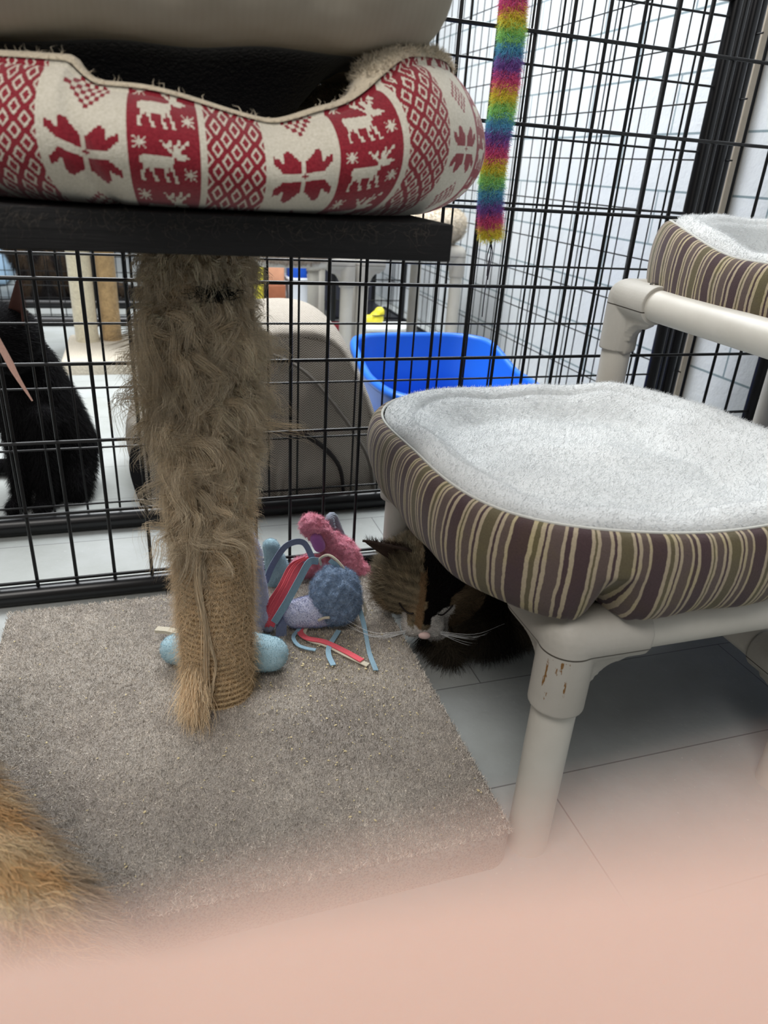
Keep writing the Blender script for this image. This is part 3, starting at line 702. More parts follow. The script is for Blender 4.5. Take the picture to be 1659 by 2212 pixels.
# ------------------------------------------------------------------ hanging toys
tail = thing('hanging_toy', 'fluffy rainbow coloured tail toy hanging in front of the wire pen', 'cat toy', (.47, .93, 1.2))
path = spline([tuple(at(1112, -240, y=.93)), tuple(at(1110, 0, y=.93)), tuple(at(1103, 100, y=.93)), tuple(at(1088, 220, y=.93)), tuple(at(1070, 330, y=.93)), tuple(at(1061, 420, y=.93)), tuple(at(1060, 512, y=.93))], 14)
MB().tube([tuple(p) for p in path], .0085, n=12).build('core', simple('toy_core', (150, 110, 150), .9), tail)
PP = np.array([tuple(p) for p in path]); sl = np.concatenate([[0], np.cumsum(np.linalg.norm(np.diff(PP, axis=0), axis=1))]); tot = sl[-1]
n = 42000; s_ = rng.random(n)*tot; R = np.stack([np.interp(s_, sl, PP[:, i]) for i in range(3)], 1)
g = np.gradient(PP, axis=0); T = unit(np.stack([np.interp(s_, sl, g[:, i]) for i in range(3)], 1)); Q = unit(np.cross(T, rng.normal(size=(n, 3))))
bands = [s2l(c) for c in ((250, 232, 90), (244, 108, 158), (150, 108, 188), (112, 186, 224), (172, 236, 142))]
ph = (tot-s_+rng.normal(0, .0032, n))/(.0795)*5+.15
ci = np.floor(np.mod(ph, 5)).astype(int); cc = np.array(bands)[ci]*rng.uniform(.8, 1.12, (n, 1))
strands('fleece', R+Q*.008, Q*1+rng.normal(0, .3, (n, 3))+T*.25, rng.uniform(.004, .012, n), .00038, cc, WOOL, tail, seg=3, curl=.45, droop=(0, 0, -.2))
b = MB()
e = path[-1]
for k, (dx, dz) in enumerate(((.004, -.05), (.010, -.055), (-.002, -.035), (.004, -.105))):
    b.tube(spline([e+Vector((k*.0015-.002, 0, 0)), e+Vector((dx*.4+.001, 0, dz*.35)), e+Vector((dx*.5, .002, dz*.7)), e+Vector((dx*.3, 0, dz))], 5), .0007, n=5)
b.build('string', simple('dark_string', (60, 58, 66), .9), tail)
MB().tube([path[0]-Vector((0, 0, .02)), path[0]+Vector((0, 0, .35))], .0015, n=6).build('hanging_cord', simple('cord', (60, 60, 70), .9), tail)
p0, p1, p2, p3 = at(-150, 480, y=.8), at(0, 745, y=.8), at(35, 810, y=.8), at(70, 866, y=.8)
tag(MB().ribbon(spline([p0, p1, p2, p3], 6), [.0066]*10+[.0062-.0006*i for i in range(9)], .0012, up=(0, -1, .2)).build('toy_ribbon', fabric('pale_pink_felt', (240, 192, 176), .1)), 'pale pink felt ribbon dangling in front of the black cat', 'toy ribbon')

# ------------------------------------------------------------------ toys on the carpet
def curly(o, n, L, w, col, parent, name='fleece', curl=.5, s=.2):
    Rr, Nr = sample(o.data, n); return strands(name, Rr, Nr+rng.normal(0, .5, Rr.shape), rng.uniform(L*.6, L*1.2, n), w, jit(col, n, s), WOOL, parent, seg=4, curl=curl)
PZ = CZ+.004
def ck(u, v, h=0.): return at(u, v, z=PZ+h)
def bumps(B, parts, n, r):
    """curl clumps over the capsules (a, b, ra, rb)"""
    for _ in range(n):
        a, b_, ra, rb = random.choice(parts); t = random.random(); d = Vector((random.gauss(0, 1), random.gauss(0, 1), random.gauss(0, 1))).normalized()
        B.sph(Vector(a).lerp(Vector(b_), t)+d*(ra+(rb-ra)*t)*.97, r*random.uniform(.7, 1.2), sub=1)
# pink fleece plush animal
pk = thing('plush_toy', 'curly pink fleece plush toy slumped against the wire pen', 'plush toy', ck(730, 1270))
a_ = at(672, 1135, y=1.115); a2 = at(705, 1165, y=1.115); b1 = at(745, 1225, y=1.105); c1 = at(800, 1270, y=1.09); c2 = at(812, 1278, y=1.075); d1 = at(650, 1225, y=1.10)
parts = [(a_, a2, .022, .021), (a2, at(745, 1195, y=1.11), .019, .026), (at(740, 1195, y=1.11), b1, .028, .036), (b1, c1, .034, .020), (c1, at(806, 1272, y=1.06), .02, .016), (b1, at(700, 1275, y=1.09), .034, .03), (b1, d1, .028, .02)]
B = MB()
for q_ in parts: B.cap(*q_)
bumps(B, parts, 900, .0052)
o = B.blob('body', fabric('pink_fleece', (240, 152, 172), .15, 300, .003), pk, voxel=.0018, smooth=1); curly(o, 9000, .005, .0003, s2l((246, 166, 184)), pk)
MB().cap(at(683, 1163, y=1.095), at(690, 1180, y=1.09), .012).blob('cheek', fabric('lilac_fleece', (190, 120, 190), .1), pk, voxel=.003)
# grey braided rope behind it
rp = [at(745, 1180, y=1.135), at(728, 1140, y=1.14), at(718, 1117, y=1.14), at(712, 1125, y=1.13), at(716, 1140, y=1.125)]
P = spline(rp, 10); b = MB()
for k in range(3):
    b.tube([p+Vector((math.cos(i*.9+k*2.1)*.0045, 0, math.sin(i*.9+k*2.1)*.0045)) for i, p in enumerate(P)], .0052, n=8)
tag(b.build('rope_toy', fabric('grey_blue_rope', (150, 158, 172), .15)), 'grey blue braided rope toy poking up behind the pink plush toy', 'rope toy')
P = spline([at(762, 1215, y=1.13), at(757, 1180, y=1.13), at(735, 1150, y=1.135)], 8)
# blue fleece ball with felt tails
bb_ = thing('plush_ball', 'blue grey curly fleece ball toy with felt ribbon tails', 'cat toy', ck(735, 1330))
bc = at(725, 1285, z=PZ+.050)
B = MB().sph(bc, .040, (1, .85, 1.22)).sph(bc+Vector((.004, 0, -.012)), .038); bumps(B, [(bc-Vector((0, 0, .012)), bc+Vector((0, 0, .012)), .039, .037)], 750, .0052)
o = B.blob('ball', fabric('blue_grey_fleece', (126, 146, 172), .2, 300, .003), bb_, voxel=.0018, smooth=1)
curly(o, 7000, .0045, .0003, s2l((140, 162, 190)), bb_)
kn = at(690, 1208, z=PZ+.105)
TEAL = fabric('teal_felt', (142, 174, 192), .12, 600); REDF = fabric('coral_red_felt', (226, 92, 104), .12, 600); CRM = fabric('cream_felt', (204, 196, 176), .1, 600); LILF = fabric('lilac_grey_felt', (128, 138, 168), .12, 600)
def rib(pts, w, mat, name='ribbon', th=.0016, up=(0, -1, .3)): return MB().ribbon(spline(pts, 7), w, th, up=up).build(name, mat, bb_)
K = lambda u, v, y: at(u, v, y=y)
rib([K(688, 1212, .985), K(668, 1215, .97), K(645, 1255, .955), K(620, 1300, .94), K(592, 1345, .925)], .0115, TEAL)
rib([K(676, 1208, .99), K(655, 1172, 1.0), K(620, 1178, .99), K(592, 1215, .98), K(573, 1258, .97)], .0095, LILF)
rib([K(680, 1210, 1.0), K(640, 1225, .99), K(615, 1260, .98), K(600, 1290, .97)], .006, LILF)
for dx, w in ((0, .011), (10, .012), (-9, .010), (4, .011)):
    rib([K(670+dx, 1208, 1.0), K(638+dx, 1225, .99), K(615+dx, 1268, .965), K(590+dx*1.3, 1310, .945), K(568+dx*1.6, 1352, .925)], w, REDF)
rib([K(650, 1210, 1.0), K(625, 1232, .99), K(612, 1250, .98)], .004, CRM)
rib([K(612, 1300, .95), K(608, 1340, .935), K(607, 1380, .92)], .017, LILF)
rib([ck(695, 1318, .012), ck(665, 1340, .004), ck(648, 1362, .002), ck(662, 1378, .002), ck(700, 1386, .002), ck(742, 1405, .002), ck(782, 1427, .003)], .0095, REDF, up=(0, 0, 1))
rib([ck(672, 1340, .006), ck(656, 1366, .0), ck(668, 1382, 0), ck(706, 1394, 0), ck(748, 1415, 0), ck(795, 1437, .001)], .0085, CRM, up=(0, 0, 1))
rib([ck(650, 1355, .003), ck(634, 1375, .001), ck(642, 1392, .001), ck(660, 1400, .001), ck(682, 1404, .001)], .006, TEAL, up=(0, 0, 1))
rib([ck(732, 1362, .001), ck(712, 1395, .001), ck(710, 1415, .001), ck(720, 1437, .001)], .008, TEAL, up=(0, 0, 1))
rib([K(712, 1210, .955), K(755, 1245, .94), K(772, 1300, .925), ck(786, 1350, .006), ck(798, 1410, .002), ck(812, 1448, .001)], .0075, TEAL)
for pts in ([K(693, 1220, .975), K(692, 1206, .97), K(712, 1200, .96), K(738, 1222, .945), K(765, 1265, .93), K(788, 1310, .93), K(788, 1330, .93)],
            [K(688, 1300, .93), ck(680, 1322, .01), ck(672, 1340, .004), ck(656, 1352, .003)], [K(683, 1265, .94), K(680, 1290, .93), K(688, 1305, .93)],
            [K(688, 1340, .91), K(700, 1335, .905), K(712, 1334, .90)]):
    MB().tube(spline(pts, 7), .0022, n=7).build('string', CRM, bb_)
# lavender and blue plush whale-like toys either side of the post
def plush(label, mat, col, caps, base, sub=.0032, n=6000, nm='body'):
    t = thing('plush_toy', label, 'plush toy', base); B = MB()
    for c in caps: B.cap(*c)
    o = B.blob(nm, mat, t, voxel=sub, smooth=5); curly(o, n, .0022, .0003, col, t, 'nap', curl=.2, s=.1); return t
LAV = fabric('lavender_velour', (206, 208, 230), .12, 500); LBL = fabric('light_blue_velour', (172, 204, 216), .12, 500)
t = plush('lavender velour plush toy leaning beside the scratching post', LAV, s2l((200, 202, 228)),
      [(K(535, 1215, .955), K(545, 1290, .945), .024, .026), (K(535, 1150, .965), K(540, 1200, .96), .010, .02), (K(540, 1300, .94), K(545, 1345, .93), .026, .020), (K(560, 1330, .94), K(580, 1350, .94), .014, .012)], ck(545, 1380))
t = plush('lavender velour plush toy lying under the blue fleece ball', LAV, s2l((150, 158, 196)),
      [(ck(640, 1325, .022), ck(690, 1318, .026), .024, .028), (ck(690, 1318, .026), ck(720, 1322, .02), .028, .02)], ck(660, 1330))
t = plush('pale blue velour plush toy behind the felt ribbons near the wire pen', LBL, s2l((160, 190, 205)),
      [(K(585, 1180, 1.10), K(600, 1230, 1.09), .015, .022), (K(600, 1235, 1.09), K(592, 1262, 1.085), .022, .02), (K(600, 1240, 1.09), K(625, 1290, 1.08), .022, .024)], ck(600, 1280))
t = plush('light blue velour plush toy lying behind the foot of the scratching post', LBL, s2l((152, 190, 205)),
      [(ck(378, 1402, .024), ck(420, 1400, .028), .022, .030), (ck(420, 1400, .028), ck(520, 1405, .03), .030, .031), (ck(520, 1405, .03), ck(585, 1412, .027), .031, .026)], ck(480, 1400))
MB().ribbon([ck(390, 1368, .030), ck(362, 1362, .026), ck(338, 1360, .024)], .011, .005).build('felt_fin', CRM, t)

# ------------------------------------------------------------------ cats
def frame(f, up):
    f = Vector(f).normalized(); r = f.cross(Vector(up)).normalized(); u = r.cross(f); return Matrix((r, f, u)).transposed()
def cat(label, base, head_c, f, up, hs, body, colf, fur_n, L, w, voxel=.005, ear_col=(40, 30, 26), whisk=True, eyes='closed', nose=(226, 196, 190), ear=(.056, -.012, .078), comb=(0, .0, -.5), roll=0):
    """one continuous body with fur, ears, eyes, nose and whiskers; head turned by f / up"""
    t = thing('cat', label, 'cat', base); M = frame(f, up); c = Vector(head_c)
    H = lambda x, y, z: c+M @ (Vector((x, y, z))*hs)
    B = MB()
    B.sph(c, .052*hs, (1.12, 1.0, .92), M).sph(H(.026, .012, -.018), .034*hs).sph(H(-.026, .012, -.018), .034*hs)          # skull, cheeks
    B.cap(H(0, .03, .0), H(0, .062, -.018), .026*hs, .014*hs).sph(H(.011, .058, -.027), .0155*hs).sph(H(-.011, .058, -.027), .0155*hs).sph(H(0, .048, -.038), .013*hs)
    for cc in body: B.cap(*cc[:3], *(cc[3:]))
    o = B.blob('body', None, t, voxel=voxel, smooth=5)
    V = np.empty(len(o.data.vertices)*3, np.float32); o.data.vertices.foreach_get('co', V); V = V.reshape(-1, 3)
    Mi = np.array(M.transposed()); ca = np.array(c)
    loc = lambda P: ((P-ca) @ Mi.T)/hs
    at_ = o.data.attributes.new('Col', 'FLOAT_COLOR', 'POINT'); C4 = np.ones((len(V), 4), np.float32); C4[:, :3] = colf(V, loc(V))*.6; at_.data.foreach_set('color', C4.ravel())
    o.data.materials.append(attr_mat('cat_skin', .9, .05))
    Rr, Nr = sample(o.data, fur_n); lc = loc(Rr); isn = np.linalg.norm(lc, axis=1) < .085
    Dd = Nr*.55+rng.normal(0, .16, Rr.shape)+np.array(comb)
    hd = (np.array(M @ Vector((0, -1, 0)))[None])
    out = (Rr-ca); Dd = np.where(isn[:, None], Nr*.45+hd*.55+rng.normal(0, .12, Rr.shape)+np.array([0, 0, -.12]), Dd)
    Lf = np.where(isn, L*.38*np.where(lc[:, 1] > .035, .35, 1)+L*.35*np.clip(np.abs(lc[:, 0])-.03, 0, .03)/.03, L)*rng.uniform(.6, 1.15, len(Rr))
    strands('fur', Rr, Dd, Lf, w, np.clip(colf(Rr, lc)*rng.uniform(.65, 1.35, (len(Rr), 1)), 0, 1), HAIR, t, seg=4, droop=(0, 0, -.2), curl=.08)
    for sx in (-1, 1):
        E = MB(); bm = E.bm; rows = []; ec = Vector((sx*.034, -.004, .036)); et = Vector((sx*ear[0], ear[1], ear[2])); ax = (et-ec); wd = Vector((0, 1, 0)).cross(ax).normalized()
        for k in range(7):
            q = k/6; row = []
            for j in range(9):
                g = -1+2*j/8; wv = .021*(1-q)**.8
                p = ec+ax*q+wd*g*wv+Vector((0, -.011*(1-g*g)*(1-q), 0))-ax*abs(g)*.10*(1-q)
                row.append(bm.verts.new(H(*p)))
            rows.append(row)
        for a, b in zip(rows, rows[1:]):
            for j in range(8): bm.faces.new((a[j], a[j+1], b[j+1], b[j]))
        eo = E.build('ear', simple('ear_skin', ear_col, .8), t); so = eo.modifiers.new('t', 'SOLIDIFY'); so.thickness = .003*hs
        n = 700; Re, Ne = sample(eo.data, n); strands('ear_fur', Re, Ne*rng.choice([-1, 1], (n, 1))*.3+np.array(M @ Vector((sx*.3, -.1, .6)))+rng.normal(0, .2, (n, 3)), .008*hs, w*.8, np.broadcast_to(np.array(s2l(ear_col))*1.3, (n, 3)), HAIR, t, seg=2)
        if eyes == 'closed':
            MB().tube(spline([H(sx*.015, .0545, .001), H(sx*.021, .0535, -.002), H(sx*.028, .048, .000), H(sx*.033, .043, .004)], 5), .0010*hs, n=6).build('eyelid', simple('eyelid', (24, 14, 12), .6), t)
        else:
            MB().sph(H(sx*.022, .041, .006), .011*hs).build('eye', simple('cat_eye', (90, 96, 50), .1, spec=.6), t)
    MB().sph(H(0, .0765, -.014), .0062*hs, (1.25, .7, .9), M, sub=2).build('nose', simple('nose_skin', nose, .5), t)
    if whisk:
        b = MB()
        for sx in (-1, 1):
            for k in range(7):
                a0 = H(sx*.014, .066, -.024-.0025*(k % 3)); l_ = .085+.012*random.random(); an = -.55+.16*k
                a1 = H(sx*(.014+l_*.5), .070+.01*random.random(), -.024+l_*.5*math.sin(an)*.6); a2 = H(sx*(.014+l_*.93), .055, -.03+l_*math.sin(an)*.8-.018)
                P = spline([a0, a1, a2], 5); b.tube(P, [.0005*(1-.75*i/(len(P)-1)) for i in range(len(P))], n=4)
        b.build('whiskers', simple('whisker', (235, 235, 235), .4), t)
    return t
# long-haired tortoiseshell under the cot
def tort(P, l):
    n = len(P); nz = vnoise(P, 60, 2); n2 = vnoise(P, 22, 9); st = .5+.5*np.sin(P[:, 2]*420+vnoise(P, 40, 4)*9)
    dark = np.array(s2l((20, 16, 15))); brn = np.array(s2l((146, 132, 108))); gin = np.array(s2l((162, 130, 96))); wht = np.array(s2l((232, 226, 220)))
    kb = np.clip((n2-.55)*3, 0, .55)+.35*np.exp(-(((P[:, 0]-.44)/.05)**2+((P[:, 1]-.88)/.06)**2+((P[:, 2]-.05)/.05)**2)); kb = np.clip(kb, 0, .8)[:, None]; base_ = dark[None]*(1-kb)+brn[None]*kb
    hb = brn[None]*(.55+.6*st[:, None])+gin[None]*np.clip(nz-.5, 0, .4)[:, None]
    hd = np.linalg.norm(l, axis=1) < .085
    x, y, z = -l[:, 0], l[:, 1], l[:, 2]
    blackp = ((x > -.004+.010*(nz-.5)) & (x < .030) & (z > -.004)) | ((z > .02) & (x > -.008))
    left = (x < .0); c = np.where(hd[:, None], hb, base_)
    c = np.where((hd & blackp)[:, None], dark[None]*1.0, c)
    c = np.where((hd & (x > .028) & (z < .02))[:, None], (gin*.35+brn*.35)[None]*(.6+.5*nz[:, None]), c)
    c = np.where((hd & (x < -.004) & (x > -.012) & (z > -.01) & (y > .02))[:, None], gin[None]*.8, c)
    muz = hd & (y > .038) & (z < -.010+.012*(x > .006)) & (x > -.013) & (x < .036)
    muz = muz | (hd & (y > .034) & (z < -.016) & (x > -.026) & (x < .036))
    c = np.where(muz[:, None], wht[None], c); chin = hd & (z < -.030) & (y > .0) & (np.abs(x) < .03); c = np.where(chin[:, None], wht[None]*.9, c)
    return c
hc = Vector((.400, .925, .135))
cat('longhaired tortoiseshell cat with white muzzle crouching with closed eyes under the striped bed', (.46, .98, 0), hc, (-.22, -.80, -.56), (-.10, -.5, .8), 1.30,
    [(Vector((.43, .98, .115)), Vector((.50, 1.03, .12)), .055, .085), (Vector((.50, 1.03, .115)), Vector((.60, 1.06, .11)), .10, .10), (Vector((.45, .95, .06)), Vector((.54, .94, .065)), .05, .07), (Vector((.50, .88, .04)), Vector((.60, .92, .045)), .036, .045), (Vector((.60, .92, .045)), Vector((.68, 1.0, .04)), .045, .03), (Vector((.42, .90, .03)), Vector((.43, .86, .018)), .024, .016)],
    tort, 70000, .034, .00042, voxel=.0045, ear=(.082, -.016, .050), ear_col=(58, 44, 36))
# black cat sitting behind the second panel
def blk(P, l): return np.array(s2l((17, 16, 18)))[None]*(.8+.5*vnoise(P, 20)[:, None])
bh = Vector((-.272, 1.62, .372))
cat('black shorthaired cat sitting upright behind the second wire panel', (-.22, 1.66, 0), bh, (-.75, -.6, -.05), (.0, -.1, 1), 1.3,
    [(bh+Vector((.01, .02, -.01)), Vector((-.245, 1.67, .29)), .05, .060), (Vector((-.245, 1.67, .29)), Vector((-.235, 1.68, .19)), .063, .086), (Vector((-.235, 1.68, .19)), Vector((-.218, 1.69, .10)), .088, .096),
     (Vector((-.27, 1.62, .22)), Vector((-.285, 1.585, .02)), .034, .02), (Vector((-.225, 1.60, .20)), Vector((-.235, 1.575, .02)), .034, .02), (Vector((-.285, 1.585, .018)), Vector((-.30, 1.555, .014)), .02, .017), (Vector((-.235, 1.575, .018)), Vector((-.245, 1.545, .014)), .02, .017),
     (Vector((-.19, 1.66, .07)), Vector((-.175, 1.61, .03)), .06, .034), (Vector((-.24, 1.76, .03)), Vector((-.42, 1.80, .02)), .022, .016)],
    blk, 30000, .016, .0004, voxel=.005, ear=(.048, -.012, .100), whisk=False, ear_col=(66, 40, 34), eyes='open', nose=(40, 30, 30), comb=(0, 0, -.6))
# orange cat close by at the bottom left, seen from behind over its back
def org(P, l):
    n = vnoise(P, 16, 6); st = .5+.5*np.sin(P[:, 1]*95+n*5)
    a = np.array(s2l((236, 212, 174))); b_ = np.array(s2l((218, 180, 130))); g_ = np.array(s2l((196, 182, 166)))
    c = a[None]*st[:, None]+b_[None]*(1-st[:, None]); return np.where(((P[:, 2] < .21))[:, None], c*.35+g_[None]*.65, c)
oh = Vector((-.30, .70, .28))
cat('longhaired orange cat standing on the carpet at the lower left', (-.26, .42, .05), oh, (-.2, 1, .1), (0, 0, 1), 1.3,
    [(Vector((-.27, .63, .27)), Vector((-.24, .55, .25)), .05, .065), (Vector((-.24, .56, .18)), Vector((-.142, .39, .155)), .070, .084), (Vector((-.142, .39, .155)), Vector((-.095, .27, .155)), .084, .078),
     (Vector((-.21, .55, .20)), Vector((-.215, .56, .065)), .036, .018), (Vector((-.28, .54, .20)), Vector((-.285, .55, .065)), .036, .018), (Vector((-.12, .30, .20)), Vector((-.13, .27, .13)), .045, .028), (Vector((-.13, .27, .13)), Vector((-.13, .31, .02)), .026, .018),
     (Vector((-.22, .28, .20)), Vector((-.23, .25, .13)), .045, .028), (Vector((-.23, .25, .13)), Vector((-.23, .29, .02)), .026, .018), (Vector((-.14, .21, .22)), Vector((-.20, .15, .34)), .028, .026), (Vector((-.20, .15, .34)), Vector((-.26, .15, .42)), .026, .014)],
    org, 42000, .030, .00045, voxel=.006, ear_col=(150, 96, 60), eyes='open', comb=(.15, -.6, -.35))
# distant tabby
def tab(P, l):
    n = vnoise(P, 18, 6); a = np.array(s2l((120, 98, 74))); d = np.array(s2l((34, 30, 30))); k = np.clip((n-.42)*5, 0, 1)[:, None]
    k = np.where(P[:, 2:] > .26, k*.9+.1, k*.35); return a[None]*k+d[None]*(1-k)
th_ = Vector((-.56, 4.10, .40))
cat('distant longhaired brown tabby cat behind the far wire panels', (-.5, 4.2, 0), th_, (-.5, -1, -.1), (0, 0, 1), 1.3,
    [(th_+Vector((0, .03, -.02)), Vector((-.52, 4.18, .28)), .07, .11), (Vector((-.52, 4.18, .28)), Vector((-.44, 4.22, .13)), .12, .13), (Vector((-.40, 4.2, .13)), Vector((-.27, 4.22, .12)), .13, .10), (Vector((-.27, 4.2, .08)), Vector((.02, 4.15, .035)), .05, .03), (Vector((-.52, 4.08, .22)), Vector((-.53, 4.02, .03)), .05, .03), (Vector((-.44, 4.08, .2)), Vector((-.44, 4.02, .03)), .05, .03)],
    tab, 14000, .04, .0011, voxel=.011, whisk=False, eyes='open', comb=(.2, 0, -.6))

# ------------------------------------------------------------------ things in the next pens
# herringbone cat tent
tent = thing('cat_tent', 'grey herringbone fabric cat tent behind the wire panels', 'pet tent', (.23, 1.75, 0))
def tweed():
    m = N('herringbone_tweed'); sx = m.n('ShaderNodeSeparateXYZ'); m.l(m.coord(), sx.inputs[0])
    xx = m.math('PINGPONG', sx.outputs['X'], .011); h = m.math('SINE', m.math('MULTIPLY', m.math('ADD', m.math('ADD', sx.outputs['Z'], m.math('MULTIPLY', sx.outputs['Y'], .6)), m.math('MULTIPLY', xx, 1.0)), 2*PI/.0058))
    k = m.math('ADD', m.math('MULTIPLY', h, .5), .5)
    m.base(m.ramp(k, [(.2, s2l((112, 105, 97))), (.8, s2l((186, 179, 168)))])).rough(.95); m.p.inputs['Specular IOR Level'].default_value = .08; m.bump(m.noise(14, 3), .008); return m.m
TW = tweed()
def tent_shell():
    nx, ny = 90, 40; prof = spline([(-.045, 0, .0), (-.06, 0, .14), (.02, 0, .27), (.17, 0, .395), (.33, 0, .425), (.42, 0, .39), (.49, 0, .27), (.545, 0, .13), (.575, 0, 0)], 12)
    P = []
    for i, p in enumerate(prof):
        row = []
        for j in range(ny):
            q = j/(ny-1); e = math.sin(min(q, 1-q)/.5*PI/2)**.5 if 0 < q < 1 else 0
            k = .90+.10*e; cx = .26
            row.append((cx+(p.x-cx)*k, 1.535+.36*q+.0*p.x, p.z*k+.0))
        P.append(row)
    P = np.array(P); o = link('tent_shell', np_mesh('tent_shell', P.reshape(-1, 3), grid_faces(len(prof), ny)), TW, tent); so = o.modifiers.new('t', 'SOLIDIFY'); so.thickness = .008
    # front panel
    b = MB(); bm = b.bm; c = Vector((.26, 1.52, .17)); ring = [Vector(P[i, 0]) for i in range(len(prof))]; rows = []
    for k in range(14):
        q = k/13; rows.append([bm.verts.new(r.lerp(Vector((.26+(r.x-.26)*.05, 1.50, .012)), q)+Vector((0, -.035*math.sin(q*PI/2)+.006*math.sin(r.x*40+q*8), 0))) for r in ring])
    for a, b2 in zip(rows, rows[1:]):
        for i in range(len(ring)-1): bm.faces.new((a[i], a[i+1], b2[i+1], b2[i]))
    b.build('front_panel', TW, tent)
    MB().tube(spline([(.17, 1.505, .385), (.30, 1.500, .33), (.38, 1.497, .25), (.47, 1.503, .12), (.50, 1.515, 0.02)], 8), .005, n=6).build('seam', fabric('tent_piping', (120, 114, 106)), tent)
    MB().tube(spline([(.15, 1.499, .265), (.18, 1.492, .225), (.24, 1.484, .195), (.33, 1.484, .17), (.40, 1.488, .10), (.42, 1.494, .01)], 8), [.011-.0002*i for i in range(10)]+[.008-.00015*i for i in range(31)], n=6).build('zip', simple('dark_zip', (38, 34, 34), .6), tent)
    MB().ribbon(spline([(-.028, 1.545, .17), (-.045, 1.54, .10), (-.03, 1.535, .01)], 8), .022, .004, up=(0, -1, 0)).build('trim_band', simple('black_band', (24, 24, 28), .7), tent)
tent_shell()
# blue litter pan
def open_pan(label, mat, cx, cy, hx, hy, z0, rim, nexp=4, taper=.86, name='litter_pan', cat_='litter pan', group=None, th_=.0035):
    t = thing(name, label, cat_, (cx, cy, z0), group); nt = 120; th = np.linspace(0, 2*PI, nt, endpoint=False); ex, ey = se(hx, hy, nexp, th); rz = rim(ex, ey)
    rows = []; prof = [(0, taper*.0, 0), (0, taper, 0), (.03, taper, .02), (.5, (1+taper)/2, .5), (.96, 1, .96), (1, 1.0, 1), (1.0, 1.045, 1.0), (.97, 1.06, .96), (.93, 1.06, .90)]
    for _, k, q in prof: rows.append(np.stack([cx+ex*k, cy+ey*k, z0+(rz-z0)*q], -1))
    P = np.stack(rows, 1); o = link('tray', np_mesh('tray', P.reshape(-1, 3), grid_faces(nt, len(prof), True)), mat, t); so = o.modifiers.new('t', 'SOLIDIFY'); so.thickness = th_; so.offset = -1
    return t
BLUEP = simple('blue_plastic', (36, 104, 206), .35, spec=.4)
open_pan('blue plastic litter pan with high back behind the wire panels', BLUEP, .85, 1.985, .235, .275, .005, lambda x, y: .178+.052*sstep(-.05, .2, y)+0*x)
def small_pan(label, cx, cy, hx, hy, z, mat, name='storage_bin', cat_='bin'): return open_pan(label, mat, cx, cy, hx, hy, .003, lambda x, y: z+0*x, name=name, cat_=cat_)
# second ivory tower far back with fleece beds
ft = thing('cat_cot_tower', 'distant ivory plastic pipe cot tower behind the blue litter pan', 'cat cot', (.95, 2.9, 0))
fx = [.735, .80, 1.185]; fy0, fy1 = 2.72, 3.14
for (x, y, zt) in ((.80, fy0, .40), (1.185, fy0, .44), (.80+.09, fy1, .40), (1.17, fy1, .44)):
    pipe((x, y, 0), (x, y, zt), ft, 'leg'); fitting((x, y, zt), [(1 if x < 1 else -1, 0, 0), (0, 1 if y == fy0 else -1, 0)], ft, screws=False)
pipe((.80, fy0, .42), (1.185, fy0, .44), ft, 'rail'); pipe((.89, fy1, .42), (1.17, fy1, .44), ft, 'rail'); pipe((.80, fy0, .40), (.89, fy1, .40), ft, 'rail'); pipe((1.185, fy0, .44), (1.17, fy1, .44), ft, 'rail')
ft2 = thing('cat_cot_tower', 'distant ivory plastic pipe cot left of the other distant one', 'cat cot', (.6, 2.9, 0))
for (x, y) in ((.735, fy0-.02), (.25, fy0-.02), (.70, 3.12), (.76, 3.16+.1)):
    pipe((x, y, 0), (x, y, .40), ft2, 'leg'); fitting((x, y, .40), [(-1 if x > .5 else 1, 0, 0)], ft2, screws=False)
pipe((.735, fy0-.02, .40), (.25, fy0-.02, .40), ft2, 'rail')
def fleece_bed(label, cx, cy, cz, rx, ry, rz, rgb, big=True):
    t = thing('pet_bed', label, 'pet bed', (cx, cy, cz-rz)); B = MB(); n = 26
    for k in range(n):
        a = 2*PI*k/n; B.sph((cx+math.cos(a)*rx*.78, cy+math.sin(a)*ry*.78, cz), rz, sub=2)
    B.sph((cx, cy, cz-rz*.4), 1, (rx*.85, ry*.85, rz*.55))
    o = B.blob('bolster', fabric('pale_sherpa_'+str(int(cx*100)), rgb, .12, 120, .006), t, voxel=.009, smooth=3); curly(o, 9000, .012, .0012, s2l(rgb), t, s=.15); return t
fleece_bed('cream sherpa round bed on the distant ivory tower', 1.00, 2.88, .535, .25, .21, .065, (200, 188, 168))
fleece_bed('taupe round bed on the distant ivory cot at left', .52, 2.83, .440, .215, .20, .052, (176, 160, 144))
# far carpeted cat tree
tree = thing('cat_tree', 'distant cream carpeted cat tree with two worn sisal posts', 'cat tree', (-.1, 2.85, 0))
CRC = fabric('cream_carpet', (214, 204, 186), .12, 160, .006)
rounded_slab(-.29, .22, 2.68, 3.12, 0, .05, .015, .02, name='carpeted_base', mat=CRC, parent=tree)
MB().cyl((-.215, 3.0, .045), (-.215, 3.0, .62), .042, n=30).build('sisal_post', fabric('pale_sisal', (232, 222, 196), .12, 120, .006, blot=20), tree)
MB().cyl((-.125, 3.02, .045), (-.125, 3.02, .62), .036, n=30).build('sisal_post', fabric('worn_sisal', (196, 166, 122), .3, 90, .01, blot=30), tree)
rounded_slab(-.30, .26, 2.75, 3.1, .60, .65, .015, .06, name='perch', mat=CRC, parent=tree)
o = MB().sph((.08, 2.86, .575), 1, (.15, .13, .055)).blob('hammock', CRC, tree, voxel=.008); curly(o, 6000, .014, .0012, s2l((220, 208, 188)), tree)
